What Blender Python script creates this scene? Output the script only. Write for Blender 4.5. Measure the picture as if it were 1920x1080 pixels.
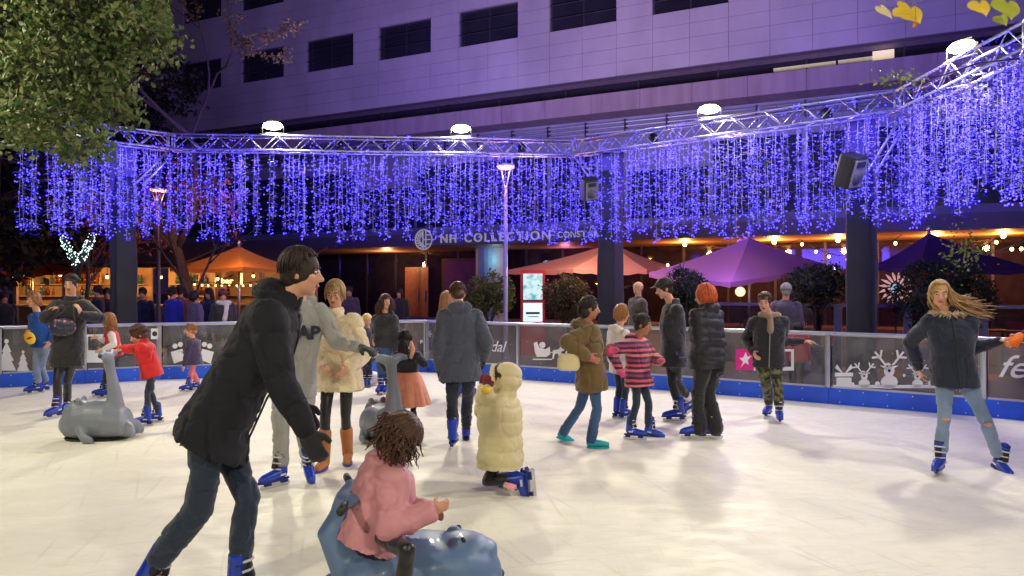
import bpy, math, random
import numpy as np
from mathutils import Vector, Matrix, Quaternion
for o in list(bpy.data.objects): bpy.data.objects.remove(o)
S = bpy.context.scene
COL = S.collection
random.seed(7); RNG = np.random.default_rng(7)
R = math.radians
# ------------------------------------------------------------------ camera, world, light, exposure
F = 1400.0; H = 1.62                      # focal length in pixels of the 1920 wide photograph, eye height
cam = bpy.data.cameras.new('camera'); camo = bpy.data.objects.new('camera', cam); COL.objects.link(camo)
camo.location = (0, 0, H); camo.rotation_euler = (R(90), 0, 0)
cam.sensor_width = 36; cam.lens = F/1920*36; cam.clip_start = .1; cam.clip_end = 400
S.camera = camo
W = bpy.data.worlds.new('World'); S.world = W; W.use_nodes = True
wn = W.node_tree; wn.nodes.clear()
wo = wn.nodes.new('ShaderNodeOutputWorld'); wb = wn.nodes.new('ShaderNodeBackground')
sky = wn.nodes.new('ShaderNodeTexSky'); sky.sky_type = 'NISHITA'; sky.sun_disc = False
sky.sun_elevation = R(-4); sky.sun_rotation = R(200)
mx = wn.nodes.new('ShaderNodeMix'); mx.data_type = 'RGBA'; mx.inputs[0].default_value = .85
wn.links.new(sky.outputs[0], mx.inputs[6]); mx.inputs[7].default_value = (.46, .32, 1.0, 1)   # violet glow of the city on the night sky
wn.links.new(mx.outputs[2], wb.inputs[0]); wb.inputs[1].default_value = .034
wn.links.new(wb.outputs[0], wo.inputs[0])
S.view_settings.view_transform = 'Standard'; S.view_settings.look = 'None'
S.view_settings.exposure = 0; S.view_settings.gamma = 1; S.view_settings.use_curve_mapping = False
moon = bpy.data.lights.new('moon', 'SUN'); moon.energy = .02; moon.angle = R(.5); moon.color = (.75, .8, 1)
mo = bpy.data.objects.new('moon', moon); COL.objects.link(mo); mo.rotation_euler = (R(50), 0, R(30))
FLOOD_W = 178; FLOOD_COL = (1, .935, .70)
BLUE_W = 26; WASH_W = 335
# ------------------------------------------------------------------ helpers
def P(u, v, D): return Vector(((u-960)/F*D, D, H+(540-v)/F*D))
def gD(v): return F*H/(v-540)
def GP(u, v): return P(u, v, gD(v))
def C(r, g, b):
    f = lambda c: c/255/12.92 if c/255 <= .04045 else ((c/255+.055)/1.055)**2.4
    return (f(r), f(g), f(b))
def tag(o, label=None, cat=None, group=None, kind=None):
    if label: o['label'] = label
    if cat: o['category'] = cat
    if group: o['group'] = group
    if kind: o['kind'] = kind
    return o
def empty(name, loc, label=None, cat=None, group=None, rz=0):
    o = bpy.data.objects.new(name, None); COL.objects.link(o); o.location = loc; o.rotation_euler = (0, 0, rz)
    o.empty_display_size = .1
    return tag(o, label, cat, group)
def vnoise(Pt, seed=0):
    Pt = np.asarray(Pt, float); i = np.floor(Pt).astype(np.int64); f = Pt-i; f = f*f*(3-2*f)
    def h(a, b, c):
        n = (a*374761393+b*668265263+c*2147483647+seed*1274126177) & 0xffffffff
        n = ((n ^ (n >> 13))*1274126177) & 0xffffffff
        return ((n ^ (n >> 16)) & 0xffff)/65535.0
    x, y, z = i[:, 0], i[:, 1], i[:, 2]; r = 0
    for dx in (0, 1):
        for dy in (0, 1):
            for dz in (0, 1):
                w = (f[:, 0] if dx else 1-f[:, 0])*(f[:, 1] if dy else 1-f[:, 1])*(f[:, 2] if dz else 1-f[:, 2])
                r = r+w*h(x+dx, y+dy, z+dz)
    return r*2-1
class MB:
    def __init__(s): s.v = []; s.f = []
    def add(s, vs, fs):
        n = len(s.v); s.v.extend([tuple(v) for v in vs]); s.f.extend([tuple(i+n for i in f) for f in fs]); return s
    def box(s, c, d, rot=None):
        c = Vector(c); hx, hy, hz = d[0]/2, d[1]/2, d[2]/2
        vs = [Vector((x*hx, y*hy, z*hz)) for z in (-1, 1) for y in (-1, 1) for x in (-1, 1)]
        if rot is not None: vs = [rot @ v for v in vs]
        return s.add([v+c for v in vs], [(0, 2, 3, 1), (4, 5, 7, 6), (0, 1, 5, 4), (2, 6, 7, 3), (0, 4, 6, 2), (1, 3, 7, 5)])
    def bbox(s, a, b): return s.box([(a[i]+b[i])/2 for i in range(3)], [abs(b[i]-a[i]) for i in range(3)])
    def chain(s, pts, rad, n=8, flat=1.0, cap=True, up=None):
        pts = [Vector(p) for p in pts]; m = len(pts)
        if not hasattr(rad, '__len__'): rad = [rad]*m
        rings = []; prev = None
        for i, p in enumerate(pts):
            t = (pts[min(i+1, m-1)]-pts[max(i-1, 0)])
            if t.length < 1e-9: t = Vector((0, 0, 1))
            t.normalize()
            if prev is None:
                a = up if up is not None else (Vector((1, 0, 0)) if abs(t.x) < .8 else Vector((0, 1, 0)))
                a = (a-t*a.dot(t)).normalized()
            else:
                a = prev-t*prev.dot(t)
                a = a.normalized() if a.length > 1e-6 else prev
            prev = a; b = t.cross(a)
            rings.append([p+(a*math.cos(q)*flat+b*math.sin(q))*rad[i] for q in [2*math.pi*k/n for k in range(n)]])
        vs = [v for r in rings for v in r]; fs = []
        for i in range(m-1):
            for k in range(n): fs.append((i*n+k, i*n+(k+1) % n, (i+1)*n+(k+1) % n, (i+1)*n+k))
        if cap: fs.append(tuple(range(n-1, -1, -1))); fs.append(tuple((m-1)*n+k for k in range(n)))
        return s.add(vs, fs)
    def tube(s, a, b, r0, r1=None, n=8): return s.chain([a, b], [r0, r0 if r1 is None else r1], n)
    def ell(s, c, rad, M=None, n=12, m=8):
        c = Vector(c); vs = []; fs = []
        for i in range(1, m):
            ph = math.pi*i/m
            for k in range(n):
                th = 2*math.pi*k/n
                v = Vector((rad[0]*math.sin(ph)*math.cos(th), rad[1]*math.sin(ph)*math.sin(th), rad[2]*math.cos(ph)))
                vs.append(c+(M @ v if M is not None else v))
        a = Vector((0, 0, rad[2])); b = -a
        vs += [c+(M @ a if M is not None else a), c+(M @ b if M is not None else b)]; T = len(vs)-2
        for i in range(m-2):
            for k in range(n): fs.append((i*n+k, (i+1)*n+k, (i+1)*n+(k+1) % n, i*n+(k+1) % n))
        for k in range(n):
            fs.append((T, k, (k+1) % n)); fs.append((T+1, (m-2)*n+(k+1) % n, (m-2)*n+k))
        return s.add(vs, fs)
    def limb(s, pts, rad, n=10):              # joints with balls: goes through the remesher
        for i in range(len(pts)-1): s.tube(pts[i], pts[i+1], rad[i], rad[i+1], n)
        for p, r in zip(pts, rad): s.ell(p, (r, r, r), n=n, m=7)
        return s
    def loft(s, rings, n=20, p=2.0):          # rings: (centre, a vector, b vector)
        vs = []; fs = []
        for c, a, b in rings:
            for k in range(n):
                q = 2*math.pi*k/n; cx, sx = math.cos(q), math.sin(q)
                cx = math.copysign(abs(cx)**(2/p), cx); sx = math.copysign(abs(sx)**(2/p), sx)
                vs.append(Vector(c)+a*cx+b*sx)
        m = len(rings)
        for i in range(m-1):
            for k in range(n): fs.append((i*n+k, i*n+(k+1) % n, (i+1)*n+(k+1) % n, (i+1)*n+k))
        fs.append(tuple(range(n-1, -1, -1))); fs.append(tuple((m-1)*n+k for k in range(n)))
        return s.add(vs, fs)
    def mesh(s, name='mesh'):
        me = bpy.data.meshes.new(name); me.from_pydata(s.v, [], s.f); me.update(); return me
def smooth(me, on=True):
    me.polygons.foreach_set('use_smooth', [on]*len(me.polygons)); return me
def obj(name, me, m=None, parent=None, sm=False, keep=False):
    """link a mesh (or a builder) as one object; world coordinates are kept under an Empty parent"""
    if isinstance(me, MB): me = me.mesh(name)
    if m is not None and not me.materials: me.materials.append(m)
    if sm: smooth(me)
    o = bpy.data.objects.new(name, me); COL.objects.link(o)
    if parent is not None:
        o.parent = parent
        if keep: o.matrix_parent_inverse = WM(parent).inverted()
    return o
def WM(o):
    m = Matrix.LocRotScale(o.location, o.rotation_euler.to_quaternion(), o.scale)
    if o.parent: return WM(o.parent) @ o.matrix_parent_inverse @ m
    return m
def copy_tree(o, parent=None):
    c = o.copy(); COL.objects.link(c)
    if parent is not None: c.parent = parent
    for ch in [x for x in o.children]: copy_tree(ch, c)
    return c
TMP = bpy.data.scenes.new('bake')
def evaluated(ob, n=1):
    TMP.collection.objects.link(ob); vl = TMP.view_layers[0]; vl.update()
    me = bpy.data.meshes.new_from_object(ob.evaluated_get(vl.depsgraph), depsgraph=vl.depsgraph)
    TMP.collection.objects.unlink(ob); bpy.data.objects.remove(ob); return me
def bake(mb, voxel, sm=4, disp=None):
    me = mb.mesh('shape'); ob = bpy.data.objects.new('shape', me)
    r = ob.modifiers.new('r', 'REMESH'); r.mode = 'VOXEL'; r.voxel_size = voxel; r.adaptivity = 0
    if sm: q = ob.modifiers.new('s', 'SMOOTH'); q.factor = .5; q.iterations = sm
    out = evaluated(ob); bpy.data.meshes.remove(me); out.materials.clear()
    if disp:
        n = len(out.vertices); co = np.empty(n*3); out.vertices.foreach_get('co', co); co = co.reshape(-1, 3)
        no = np.empty(n*3); out.vertices.foreach_get('normal', no); no = no.reshape(-1, 3)
        co = co+no*disp(co, no)[:, None]; out.vertices.foreach_set('co', co.ravel()); out.update()
    return smooth(out)
def text_mesh(s, size, ext=.004, shear=0, bold=0, align='LEFT', space=1.0):
    cu = bpy.data.curves.new('t', 'FONT'); cu.body = s; cu.size = size; cu.extrude = ext; cu.shear = shear
    cu.offset = bold; cu.align_x = align; cu.space_character = space; cu.resolution_u = 3
    ob = bpy.data.objects.new('t', cu); me = evaluated(ob); me.materials.clear(); return me
# ------------------------------------------------------------------ materials
MATS = {}
def mat(name, col, rough=.6, metal=0, var=.12, vs=6, bump=0, bs=60, sheen=0, emis=None, es=0, coat=0, spec=.5, trans=0, sss=0, aniso=None, world=False):
    if name in MATS: return MATS[name]
    m = bpy.data.materials.new(name); MATS[name] = m; m.use_nodes = True; nt = m.node_tree; N = nt.nodes; L = nt.links
    b = N['Principled BSDF']; b.inputs['Roughness'].default_value = rough; b.inputs['Metallic'].default_value = metal
    b.inputs['Base Color'].default_value = (*col, 1); b.inputs['Specular IOR Level'].default_value = spec
    b.inputs['Sheen Weight'].default_value = sheen; b.inputs['Coat Weight'].default_value = coat
    b.inputs['Transmission Weight'].default_value = trans
    if sss: b.inputs['Subsurface Weight'].default_value = sss; b.inputs['Subsurface Radius'].default_value = (.02, .008, .004)
    tc = N.new('ShaderNodeTexCoord'); src = tc.outputs['Object']
    if world: src = N.new('ShaderNodeNewGeometry').outputs['Position']
    if aniso:
        mp = N.new('ShaderNodeMapping'); mp.inputs['Scale'].default_value = aniso; L.new(src, mp.inputs[0]); src = mp.outputs[0]
    if var:
        n = N.new('ShaderNodeTexNoise'); n.inputs['Scale'].default_value = vs; n.inputs['Detail'].default_value = 5; L.new(src, n.inputs[0])
        r = N.new('ShaderNodeMapRange'); r.inputs[3].default_value = 1-var*2; r.inputs[4].default_value = 1+var*2; L.new(n.outputs[0], r.inputs[0])
        q = N.new('ShaderNodeVectorMath'); q.operation = 'SCALE'; q.inputs[0].default_value = col; L.new(r.outputs[0], q.inputs['Scale'])
        L.new(q.outputs[0], b.inputs['Base Color'])
    if bump:
        n = N.new('ShaderNodeTexNoise'); n.inputs['Scale'].default_value = bs; n.inputs['Detail'].default_value = 3; L.new(src, n.inputs[0])
        k = N.new('ShaderNodeBump'); k.inputs['Strength'].default_value = bump; k.inputs['Distance'].default_value = .01; L.new(n.outputs[0], k.inputs['Height'])
        L.new(k.outputs[0], b.inputs['Normal'])
    if emis is not None:
        b.inputs['Emission Color'].default_value = (*emis, 1); b.inputs['Emission Strength'].default_value = es
        m.cycles.emission_sampling = 'NONE'
    return m
def cloth(name, rgb, rough=.85, var=.12, bump=.35, bs=90, sheen=.25, vs=7): return mat(name, C(*rgb), rough, var=var, vs=vs, bump=bump, bs=bs, sheen=sheen)
M_steel = mat('galvanised_steel', (.45, .45, .47), .38, .85, var=.1, vs=12)
M_alu = mat('aluminium_truss', (.62, .62, .70), .35, .75, var=.08, vs=9)
M_black = mat('black_plastic', (.02, .02, .022), .5)
M_white = mat('white_print', (.75, .75, .75), .6, var=.03)
M_dark = mat('dark_interior', (.02, .016, .022), .8)
def glass(name, tint, a=.1, rough=.03, dirt=.04):
    m = bpy.data.materials.new(name); MATS[name] = m; m.use_nodes = True; nt = m.node_tree; N = nt.nodes; L = nt.links; N.clear()
    o = N.new('ShaderNodeOutputMaterial'); t = N.new('ShaderNodeBsdfTransparent'); t.inputs[0].default_value = (*tint, 1)
    g = N.new('ShaderNodeBsdfGlossy'); g.inputs['Roughness'].default_value = rough
    fr = N.new('ShaderNodeFresnel'); fr.inputs[0].default_value = 1.45
    x = N.new('ShaderNodeMixShader'); L.new(fr.outputs[0], x.inputs[0]); L.new(t.outputs[0], x.inputs[1]); L.new(g.outputs[0], x.inputs[2])
    d = N.new('ShaderNodeBsdfDiffuse'); d.inputs[0].default_value = (.5, .5, .52, 1)
    n = N.new('ShaderNodeTexNoise'); n.inputs['Scale'].default_value = 3; n.inputs['Detail'].default_value = 8
    tc = N.new('ShaderNodeTexCoord'); L.new(tc.outputs['Object'], n.inputs[0])
    r = N.new('ShaderNodeMapRange'); r.inputs[1].default_value = .3; r.inputs[2].default_value = .75; r.inputs[3].default_value = dirt*.4; r.inputs[4].default_value = dirt*2; L.new(n.outputs[0], r.inputs[0])
    y = N.new('ShaderNodeMixShader'); L.new(r.outputs[0], y.inputs[0]); L.new(x.outputs[0], y.inputs[1]); L.new(d.outputs[0], y.inputs[2])
    L.new(y.outputs[0], o.inputs[0]); return m
M_glass = glass('barrier_glass', (.82, .82, .84), dirt=.13)
def ice_mat():
    m = bpy.data.materials.new('rink_ice'); m.use_nodes = True; nt = m.node_tree; N = nt.nodes; L = nt.links; b = N['Principled BSDF']
    tc = N.new('ShaderNodeTexCoord'); src = tc.outputs['Object']
    def noise(sc, det, mp=None):
        s = src
        if mp: q = N.new('ShaderNodeMapping'); q.inputs['Scale'].default_value = mp[0]; q.inputs['Rotation'].default_value = (0, 0, mp[1]); L.new(src, q.inputs[0]); s = q.outputs[0]
        n = N.new('ShaderNodeTexNoise'); n.inputs['Scale'].default_value = sc; n.inputs['Detail'].default_value = det; L.new(s, n.inputs[0]); return n.outputs[0]
    def rng(x, a, b_, c, d):
        r = N.new('ShaderNodeMapRange'); [setattr(r.inputs[i+1], 'default_value', v) for i, v in enumerate((a, b_, c, d))]; L.new(x, r.inputs[0]); return r.outputs[0]
    big = rng(noise(.55, 6), .3, .7, 0, 1); fine = rng(noise(5, 10, ((1, 1.7, 1), .3)), .38, .72, 0, 1)
    scr = rng(noise(14, 7, ((.25, 2.2, 1), .5)), .58, .72, 0, 1); scr2 = rng(noise(12, 7, ((2.4, .2, 1), .9)), .6, .74, 0, 1)
    mxc = N.new('ShaderNodeMix'); mxc.data_type = 'RGBA'; L.new(big, mxc.inputs[0]); mxc.inputs[6].default_value = (.86, .82, .70, 1); mxc.inputs[7].default_value = (.81, .77, .67, 1)
    m2 = N.new('ShaderNodeMix'); m2.data_type = 'RGBA'; f2 = N.new('ShaderNodeMath'); f2.operation = 'MULTIPLY'; f2.inputs[1].default_value = .2; L.new(fine, f2.inputs[0])
    L.new(f2.outputs[0], m2.inputs[0]); L.new(mxc.outputs[2], m2.inputs[6]); m2.inputs[7].default_value = (.52, .50, .50, 1)
    ad = N.new('ShaderNodeMath'); ad.operation = 'MAXIMUM'; L.new(scr, ad.inputs[0]); L.new(scr2, ad.inputs[1])
    f3 = N.new('ShaderNodeMath'); f3.operation = 'MULTIPLY'; f3.inputs[1].default_value = .22; L.new(ad.outputs[0], f3.inputs[0])
    m3 = N.new('ShaderNodeMix'); m3.data_type = 'RGBA'; L.new(f3.outputs[0], m3.inputs[0]); L.new(m2.outputs[2], m3.inputs[6]); m3.inputs[7].default_value = (.5, .48, .5, 1)
    L.new(m3.outputs[2], b.inputs['Base Color'])
    L.new(rng(fine, 0, 1, .46, .68), b.inputs['Roughness'])
    k = N.new('ShaderNodeBump'); k.inputs['Strength'].default_value = .22; k.inputs['Distance'].default_value = .01; L.new(fine, k.inputs['Height']); L.new(k.outputs[0], b.inputs['Normal'])
    b.inputs['Specular IOR Level'].default_value = .42
    # blade scratches: long thin arcs cut by skates
    prev = m3.outputs[2]
    hsum = None
    for ax, sc_, dist, ph in ((0, 2.3, 9, 3), (1, 1.9, 14, 3.2), (0, 3.4, 8, 7), (1, 4.1, 11, 7.3)):
        wv = N.new('ShaderNodeTexWave'); wv.wave_type = 'RINGS'; wv.inputs['Scale'].default_value = sc_*.35; wv.inputs['Distortion'].default_value = dist; wv.inputs['Detail'].default_value = 1; wv.inputs['Detail Scale'].default_value = .25; wv.inputs['Phase Offset'].default_value = ph
        q = N.new('ShaderNodeMapping'); q.inputs['Rotation'].default_value = (0, 0, ph*.4); q.inputs['Location'].default_value = (ph*1.7, ph*2.3, 0); L.new(src, q.inputs[0]); L.new(q.outputs[0], wv.inputs[0])
        ln = rng(wv.outputs['Fac'], .992, 1.0, 0, 1); pa = rng(noise(1.1+ph*.1, 3), .48, .62, 0, 1)
        mu = N.new('ShaderNodeMath'); mu.operation = 'MULTIPLY'; L.new(ln, mu.inputs[0]); L.new(pa, mu.inputs[1])
        if hsum is None: hsum = mu.outputs[0]
        else:
            a_ = N.new('ShaderNodeMath'); a_.operation = 'MAXIMUM'; L.new(hsum, a_.inputs[0]); L.new(mu.outputs[0], a_.inputs[1]); hsum = a_.outputs[0]
    f4 = N.new('ShaderNodeMath'); f4.operation = 'MULTIPLY'; f4.inputs[1].default_value = .3; L.new(hsum, f4.inputs[0])
    m4 = N.new('ShaderNodeMix'); m4.data_type = 'RGBA'; L.new(f4.outputs[0], m4.inputs[0]); L.new(prev, m4.inputs[6]); m4.inputs[7].default_value = (.42, .42, .46, 1); L.new(m4.outputs[2], b.inputs['Base Color'])
    return m
# ------------------------------------------------------------------ ground and rink
bar_px = [(-140, 740), (0, 727), (160, 719), (300, 712), (540, 703), (800, 697), (970, 711), (1262, 733), (1553, 757), (1845, 782), (2200, 815)]
BP = [GP(u, v) for u, v in bar_px]
ice_poly = BP+[Vector((9.2, 4, 0)), Vector((7.5, -2, 0)), Vector((3, -4.5, 0)), Vector((-4, -4.5, 0)), Vector((-8.5, -2, 0)), Vector((-10.5, 4, 0))]
m_pave = mat('dark_paving', (.055, .05, .055), .55, var=.3, vs=3, bump=.4, bs=14)
g = MB(); g.add([(-150, -60, -.006), (150, -60, -.006), (150, 200, -.006), (-150, 200, -.006)], [(0, 1, 2, 3)]); tag(obj('pavement', g, m_pave), kind='structure')
g = MB(); g.add([(p.x, p.y, 0) for p in ice_poly], [tuple(range(len(ice_poly)-1, -1, -1))])
tag(obj('ice_surface', g, ice_mat()), kind='structure')
# ------------------------------------------------------------------ barrier panels
m_blue = mat('blue_kickboard', C(14, 88, 228), .42, var=.13, vs=5, coat=.2, bump=.15, bs=25)
m_rail = mat('rail_steel', (.5, .52, .6), .3, .7, var=.08)
def seg_frame(a, b):
    d = (b-a); L = d.length; ang = math.atan2(d.y, d.x); return L, ang
bar_labels = ['leftmost glazed rink barrier panel, mostly past the left edge of the picture', 'glazed rink barrier panel with two white fir trees printed on it',
 'glazed barrier panel with white framed notice, behind the girl in the red waistcoat', 'glazed barrier panel with printed white presents, behind the small child in pink trousers',
 'glazed barrier panel behind the woman in the fluffy cream coat', 'glazed barrier panel with snowflakes and white word ending in dal', 'glazed barrier panel with a white sleigh printed on it',
 'glazed barrier panel carrying the pink square poster', 'glazed barrier panel with gift box and three white reindeer', 'glazed barrier panel with white handwriting, at the right edge of the picture']
BAR = []
for i in range(len(BP)-1):
    a, b = BP[i], BP[i+1]; L, ang = seg_frame(a, b)
    e = empty('rink_barrier', a, bar_labels[i], 'barrier', 'glazed barrier panels round the rink', ang); BAR.append((e, L))
    k = MB(); k.bbox((0.004, 0, 0), (L-.004, .05, .225)); kb = obj('kickboard', k, m_blue, e)
    k = MB()
    for q in range(int(L/.3)):
        for z in (.035, .19): k.ell((.15+q*.3, -.002, z), (.009, .005, .009), n=6, m=4)
    obj('rivets', k, M_white, kb)['kind'] = 'stuff'
    obj('glass_pane', MB().bbox((.045, .02, .232), (L-.045, .03, .955)), M_glass, e)
    r = MB(); r.chain([(0, .025, .985), (L, .025, .985)], .024, 10); r.bbox((.04, .012, .95), (L-.04, .038, .968)); obj('top_rail', r, m_rail, e, sm=False)
    obj('bottom_rail', MB().bbox((.04, .008, .226), (L-.04, .042, .25)), m_rail, e)
    obj('post', MB().bbox((-.022, .0, .226), (.022, .05, .962)), m_rail, e)
    obj('post', MB().bbox((L-.062, .052, .0), (L-.022, .09, .99)), m_rail, e)
def bar_local(u, i):   # panel coordinate of image column u on panel i
    a, b = BP[i], BP[i+1]; k = (u-960)/F; d = b-a
    s = (k*a.y-a.x)/(d.x-k*d.y); return s*d.length, a.y+s*d.y
m_print = mat('white_film_print', (.8, .8, .82), .6, var=.02, emis=(.8, .8, .85), es=0)
def decal_poly(name, polys, i, u0, v0, th=.004, m=m_print, label=None):
    """flat print on the pane: polys in photograph pixels, extruded a few millimetres"""
    e, L = BAR[i]; mb = MB()
    for poly in polys:
        pts = []
        for (u, v) in poly:
            x, D = bar_local(u, i); pts.append((x, H+(540-v)/F*D))
        n = len(pts)
        ar = sum(pts[k][0]*pts[(k+1) % n][1]-pts[(k+1) % n][0]*pts[k][1] for k in range(n))
        if ar < 0: pts.reverse()
        mb.add([(x, .018, z) for x, z in pts]+[(x, .018-th, z) for x, z in pts],
               [tuple(range(n-1, -1, -1)), tuple(range(n, 2*n))]+[(k, (k+1) % n, n+(k+1) % n, n+k) for k in range(n)])
        # close orientation is not important for an opaque film
    o = obj(name, mb, m, e)
    if label: o['label'] = label
    return o
def circ(u, v, r, n=12, sy=1): return [(u+r*math.cos(2*math.pi*k/n), v+r*sy*math.sin(2*math.pi*k/n)) for k in range(n)]
def fir(u, v, w, h):   # base centre
    return [[(u-w*.5, v), (u-w*.25, v-h*.32), (u-w*.38, v-h*.32), (u-w*.16, v-h*.6), (u-w*.26, v-h*.6), (u, v-h*.92), (u+w*.26, v-h*.6), (u+w*.16, v-h*.6), (u+w*.38, v-h*.32), (u+w*.25, v-h*.32), (u+w*.5, v)], circ(u, v-h*.95, w*.12, 8)]
decal_poly('fir_print', fir(12, 695, 36, 58), 1, 0, 0, label='larger white fir tree print')
decal_poly('fir_print', fir(43, 696, 24, 38), 1, 0, 0, label='smaller white fir tree print')
def rect(a, b, c, d): return [(a, b), (c, b), (c, d), (a, d)]
decal_poly('notice_print', [rect(162, 627, 208, 631), rect(162, 631, 165, 680), rect(164, 657, 205, 680)], 2, 0, 0)
decal_poly('notice_print', [rect(283, 616, 297, 636)], 2, 0, 0)
decal_poly('notice_mark', [circ(290, 626, 5, 8), ], 2, 0, 0, th=.006, m=M_black)
for (u, tilt) in ((333, 1), (388, -1)):
    q = [(-13, -2), (9, -8), (15, 12), (-7, 20)]
    decal_poly('present_print', [[(u+x*tilt, 662+y) for x, y in q], circ(u-5*tilt, 649, 5, 8), circ(u+5*tilt, 646, 5, 8)], 3, 0, 0)
for (u, v, r) in ((803, 626, 6), (800, 661, 4), (790, 640, 3)):
    i = 4 if u < 800 else 5
    decal_poly('snowflake_print', [[(u+r*math.cos(t)-math.sin(t)*.8, v+r*math.sin(t)+math.cos(t)*.8), (u-r*math.cos(t)-math.sin(t)*.8, v-r*math.sin(t)+math.cos(t)*.8), (u-r*math.cos(t)+math.sin(t)*.8, v-r*math.sin(t)-math.cos(t)*.8), (u+r*math.cos(t)+math.sin(t)*.8, v+r*math.sin(t)-math.cos(t)*.8)] for t in (0, 1.047, 2.094)]+[circ(u, v, r*.5, 6)], i, 0, 0)
def bar_text(s, i, u, v, size, shear=.35):
    e, L = BAR[i]; x, D = bar_local(u, i); me = text_mesh(s, size, .002, shear, bold=.002)
    o = obj('lettering', me, m_print, e); o.location = (x, .014, H+(540-v)/F*D); o.rotation_euler = (R(90), 0, 0); o['label'] = 'white handwritten lettering'
bar_text('Nadal', 5, 890, 657, .28); bar_text('feliz', 9, 1868, 706, .40, .45)
# sleigh with two deer
decal_poly('sleigh_print', [[(1000, 643), (1006, 641), (1010, 652), (1022, 655), (1030, 650), (1031, 664), (1024, 669), (1006, 669), (1002, 660)], rect(998, 673, 1034, 675), circ(1016, 647, 6, 8), [(1032, 660), (1062, 655), (1062, 657), (1032, 662)]], 6, 0, 0)
for u, v in ((1043, 660), (1056, 655)):
    decal_poly('deer_print', [[(u-7, v-3), (u+4, v-5), (u+8, v-12), (u+11, v-10), (u+7, v+1), (u+6, v+13), (u+4, v+13), (u+3, v+3), (u-4, v+4), (u-6, v+13), (u-8, v+13)], [(u+7, v-12), (u+4, v-20), (u+6, v-20), (u+9, v-12)], [(u+9, v-12), (u+12, v-19), (u+14, v-18), (u+11, v-11)]], 6, 0, 0)
# reindeer panel
decal_poly('strip_print', [rect(1562, 722, 1805, 728)], 8, 0, 0)
decal_poly('gift_print', [rect(1568, 708, 1596, 722), rect(1565, 699, 1599, 706), ]+[[(1582+q*3, 698), (1582+q*13, 683), (1582+q*17, 690), (1582+q*5, 699)] for q in (-1, 1)], 8, 0, 0)
def reindeer(u, v, s):
    pl = [circ(u, v-6*s, 13*s, 12, .8), circ(u, v-23*s, 8*s, 12, 1.2), circ(u-2*s, v-29*s, 6*s, 10)]
    for q in (-1, 1):
        pl += [[(u+q*4*s, v-32*s), (u+q*20*s, v-52*s), (u+q*23*s, v-51*s), (u+q*7*s, v-31*s)], [(u+q*12*s, v-42*s), (u+q*10*s, v-54*s), (u+q*13*s, v-54*s), (u+q*15*s, v-43*s)],
               [(u+q*15*s, v-45*s), (u+q*26*s, v-44*s), (u+q*26*s, v-41*s), (u+q*13*s, v-42*s)], [(u+q*6*s, v-30*s), (u+q*14*s, v-31*s), (u+q*7*s, v-26*s)]]
    decal_poly('reindeer_print', pl, 8, 0, 0)
    decal_poly('reindeer_eye', [circ(u-3*s, v-30*s, 1.4*s, 6), circ(u+3*s, v-30*s, 1.4*s, 6), circ(u, v-23*s, 2.4*s, 8)], 8, 0, 0, th=.007, m=M_dark)['kind'] = 'stuff'
reindeer(1620, 724, .82); reindeer(1667, 724, 1.25); reindeer(1720, 724, .78)
decal_poly('snow_print', [circ(1645, 720, 5, 8), circ(1695, 704, 3, 6), circ(1598, 721, 4, 8), circ(1745, 719, 6, 8)], 8, 0, 0)
# pink poster standing against the panel
m_pink = mat('magenta_print', C(225, 20, 140), .5, var=.04)
decal_poly('poster', [rect(1379, 655, 1412, 694)], 7, 0, 0, th=.006, m=m_pink, label='magenta square poster')
decal_poly('poster_figure', [[(1388, 689), (1393, 679), (1386, 671), (1393, 671), (1398, 660), (1401, 669), (1409, 667), (1402, 675), (1403, 684), (1397, 680)]], 7, 0, 0, th=.01)
decal_poly('poster_frame', [rect(1413, 688, 1488, 695), rect(1413, 655, 1488, 659), rect(1483, 659, 1488, 688)], 7, 0, 0, th=.006)
# ------------------------------------------------------------------ truss ring
TZ = 4.3; TH = .29
TP = [Vector((-8.1, 12.4, TZ)), Vector((-7.5, 13.7, TZ)), Vector((-6.63, 14.5, TZ)), Vector((1.305, 15.1, TZ)), Vector((5.93, 11.3, TZ)), Vector((5.85, 8.3, TZ)), Vector((5.0, 4.4, TZ))]
t_lab = ['short left end of the lighting truss, mostly behind the oak leaves', 'short angled truss span at the left column', 'long straight truss span across the middle carrying two floodlights',
         'sloping truss span between the middle and the right column, one floodlight on it', 'truss span right of the right column, coming towards the rink', 'truss span nearest the viewer, past the right edge of the picture']
diag = MB().tube((0, 0, 0), (.29, 0, TH), .008, n=6).mesh('diagonal'); diag.materials.append(M_alu); smooth(diag)
diag2 = MB().tube((0, 0, 0), (.29, TH, 0), .008, n=6).mesh('diagonal'); diag2.materials.append(M_alu); smooth(diag2)
TR = []
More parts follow.
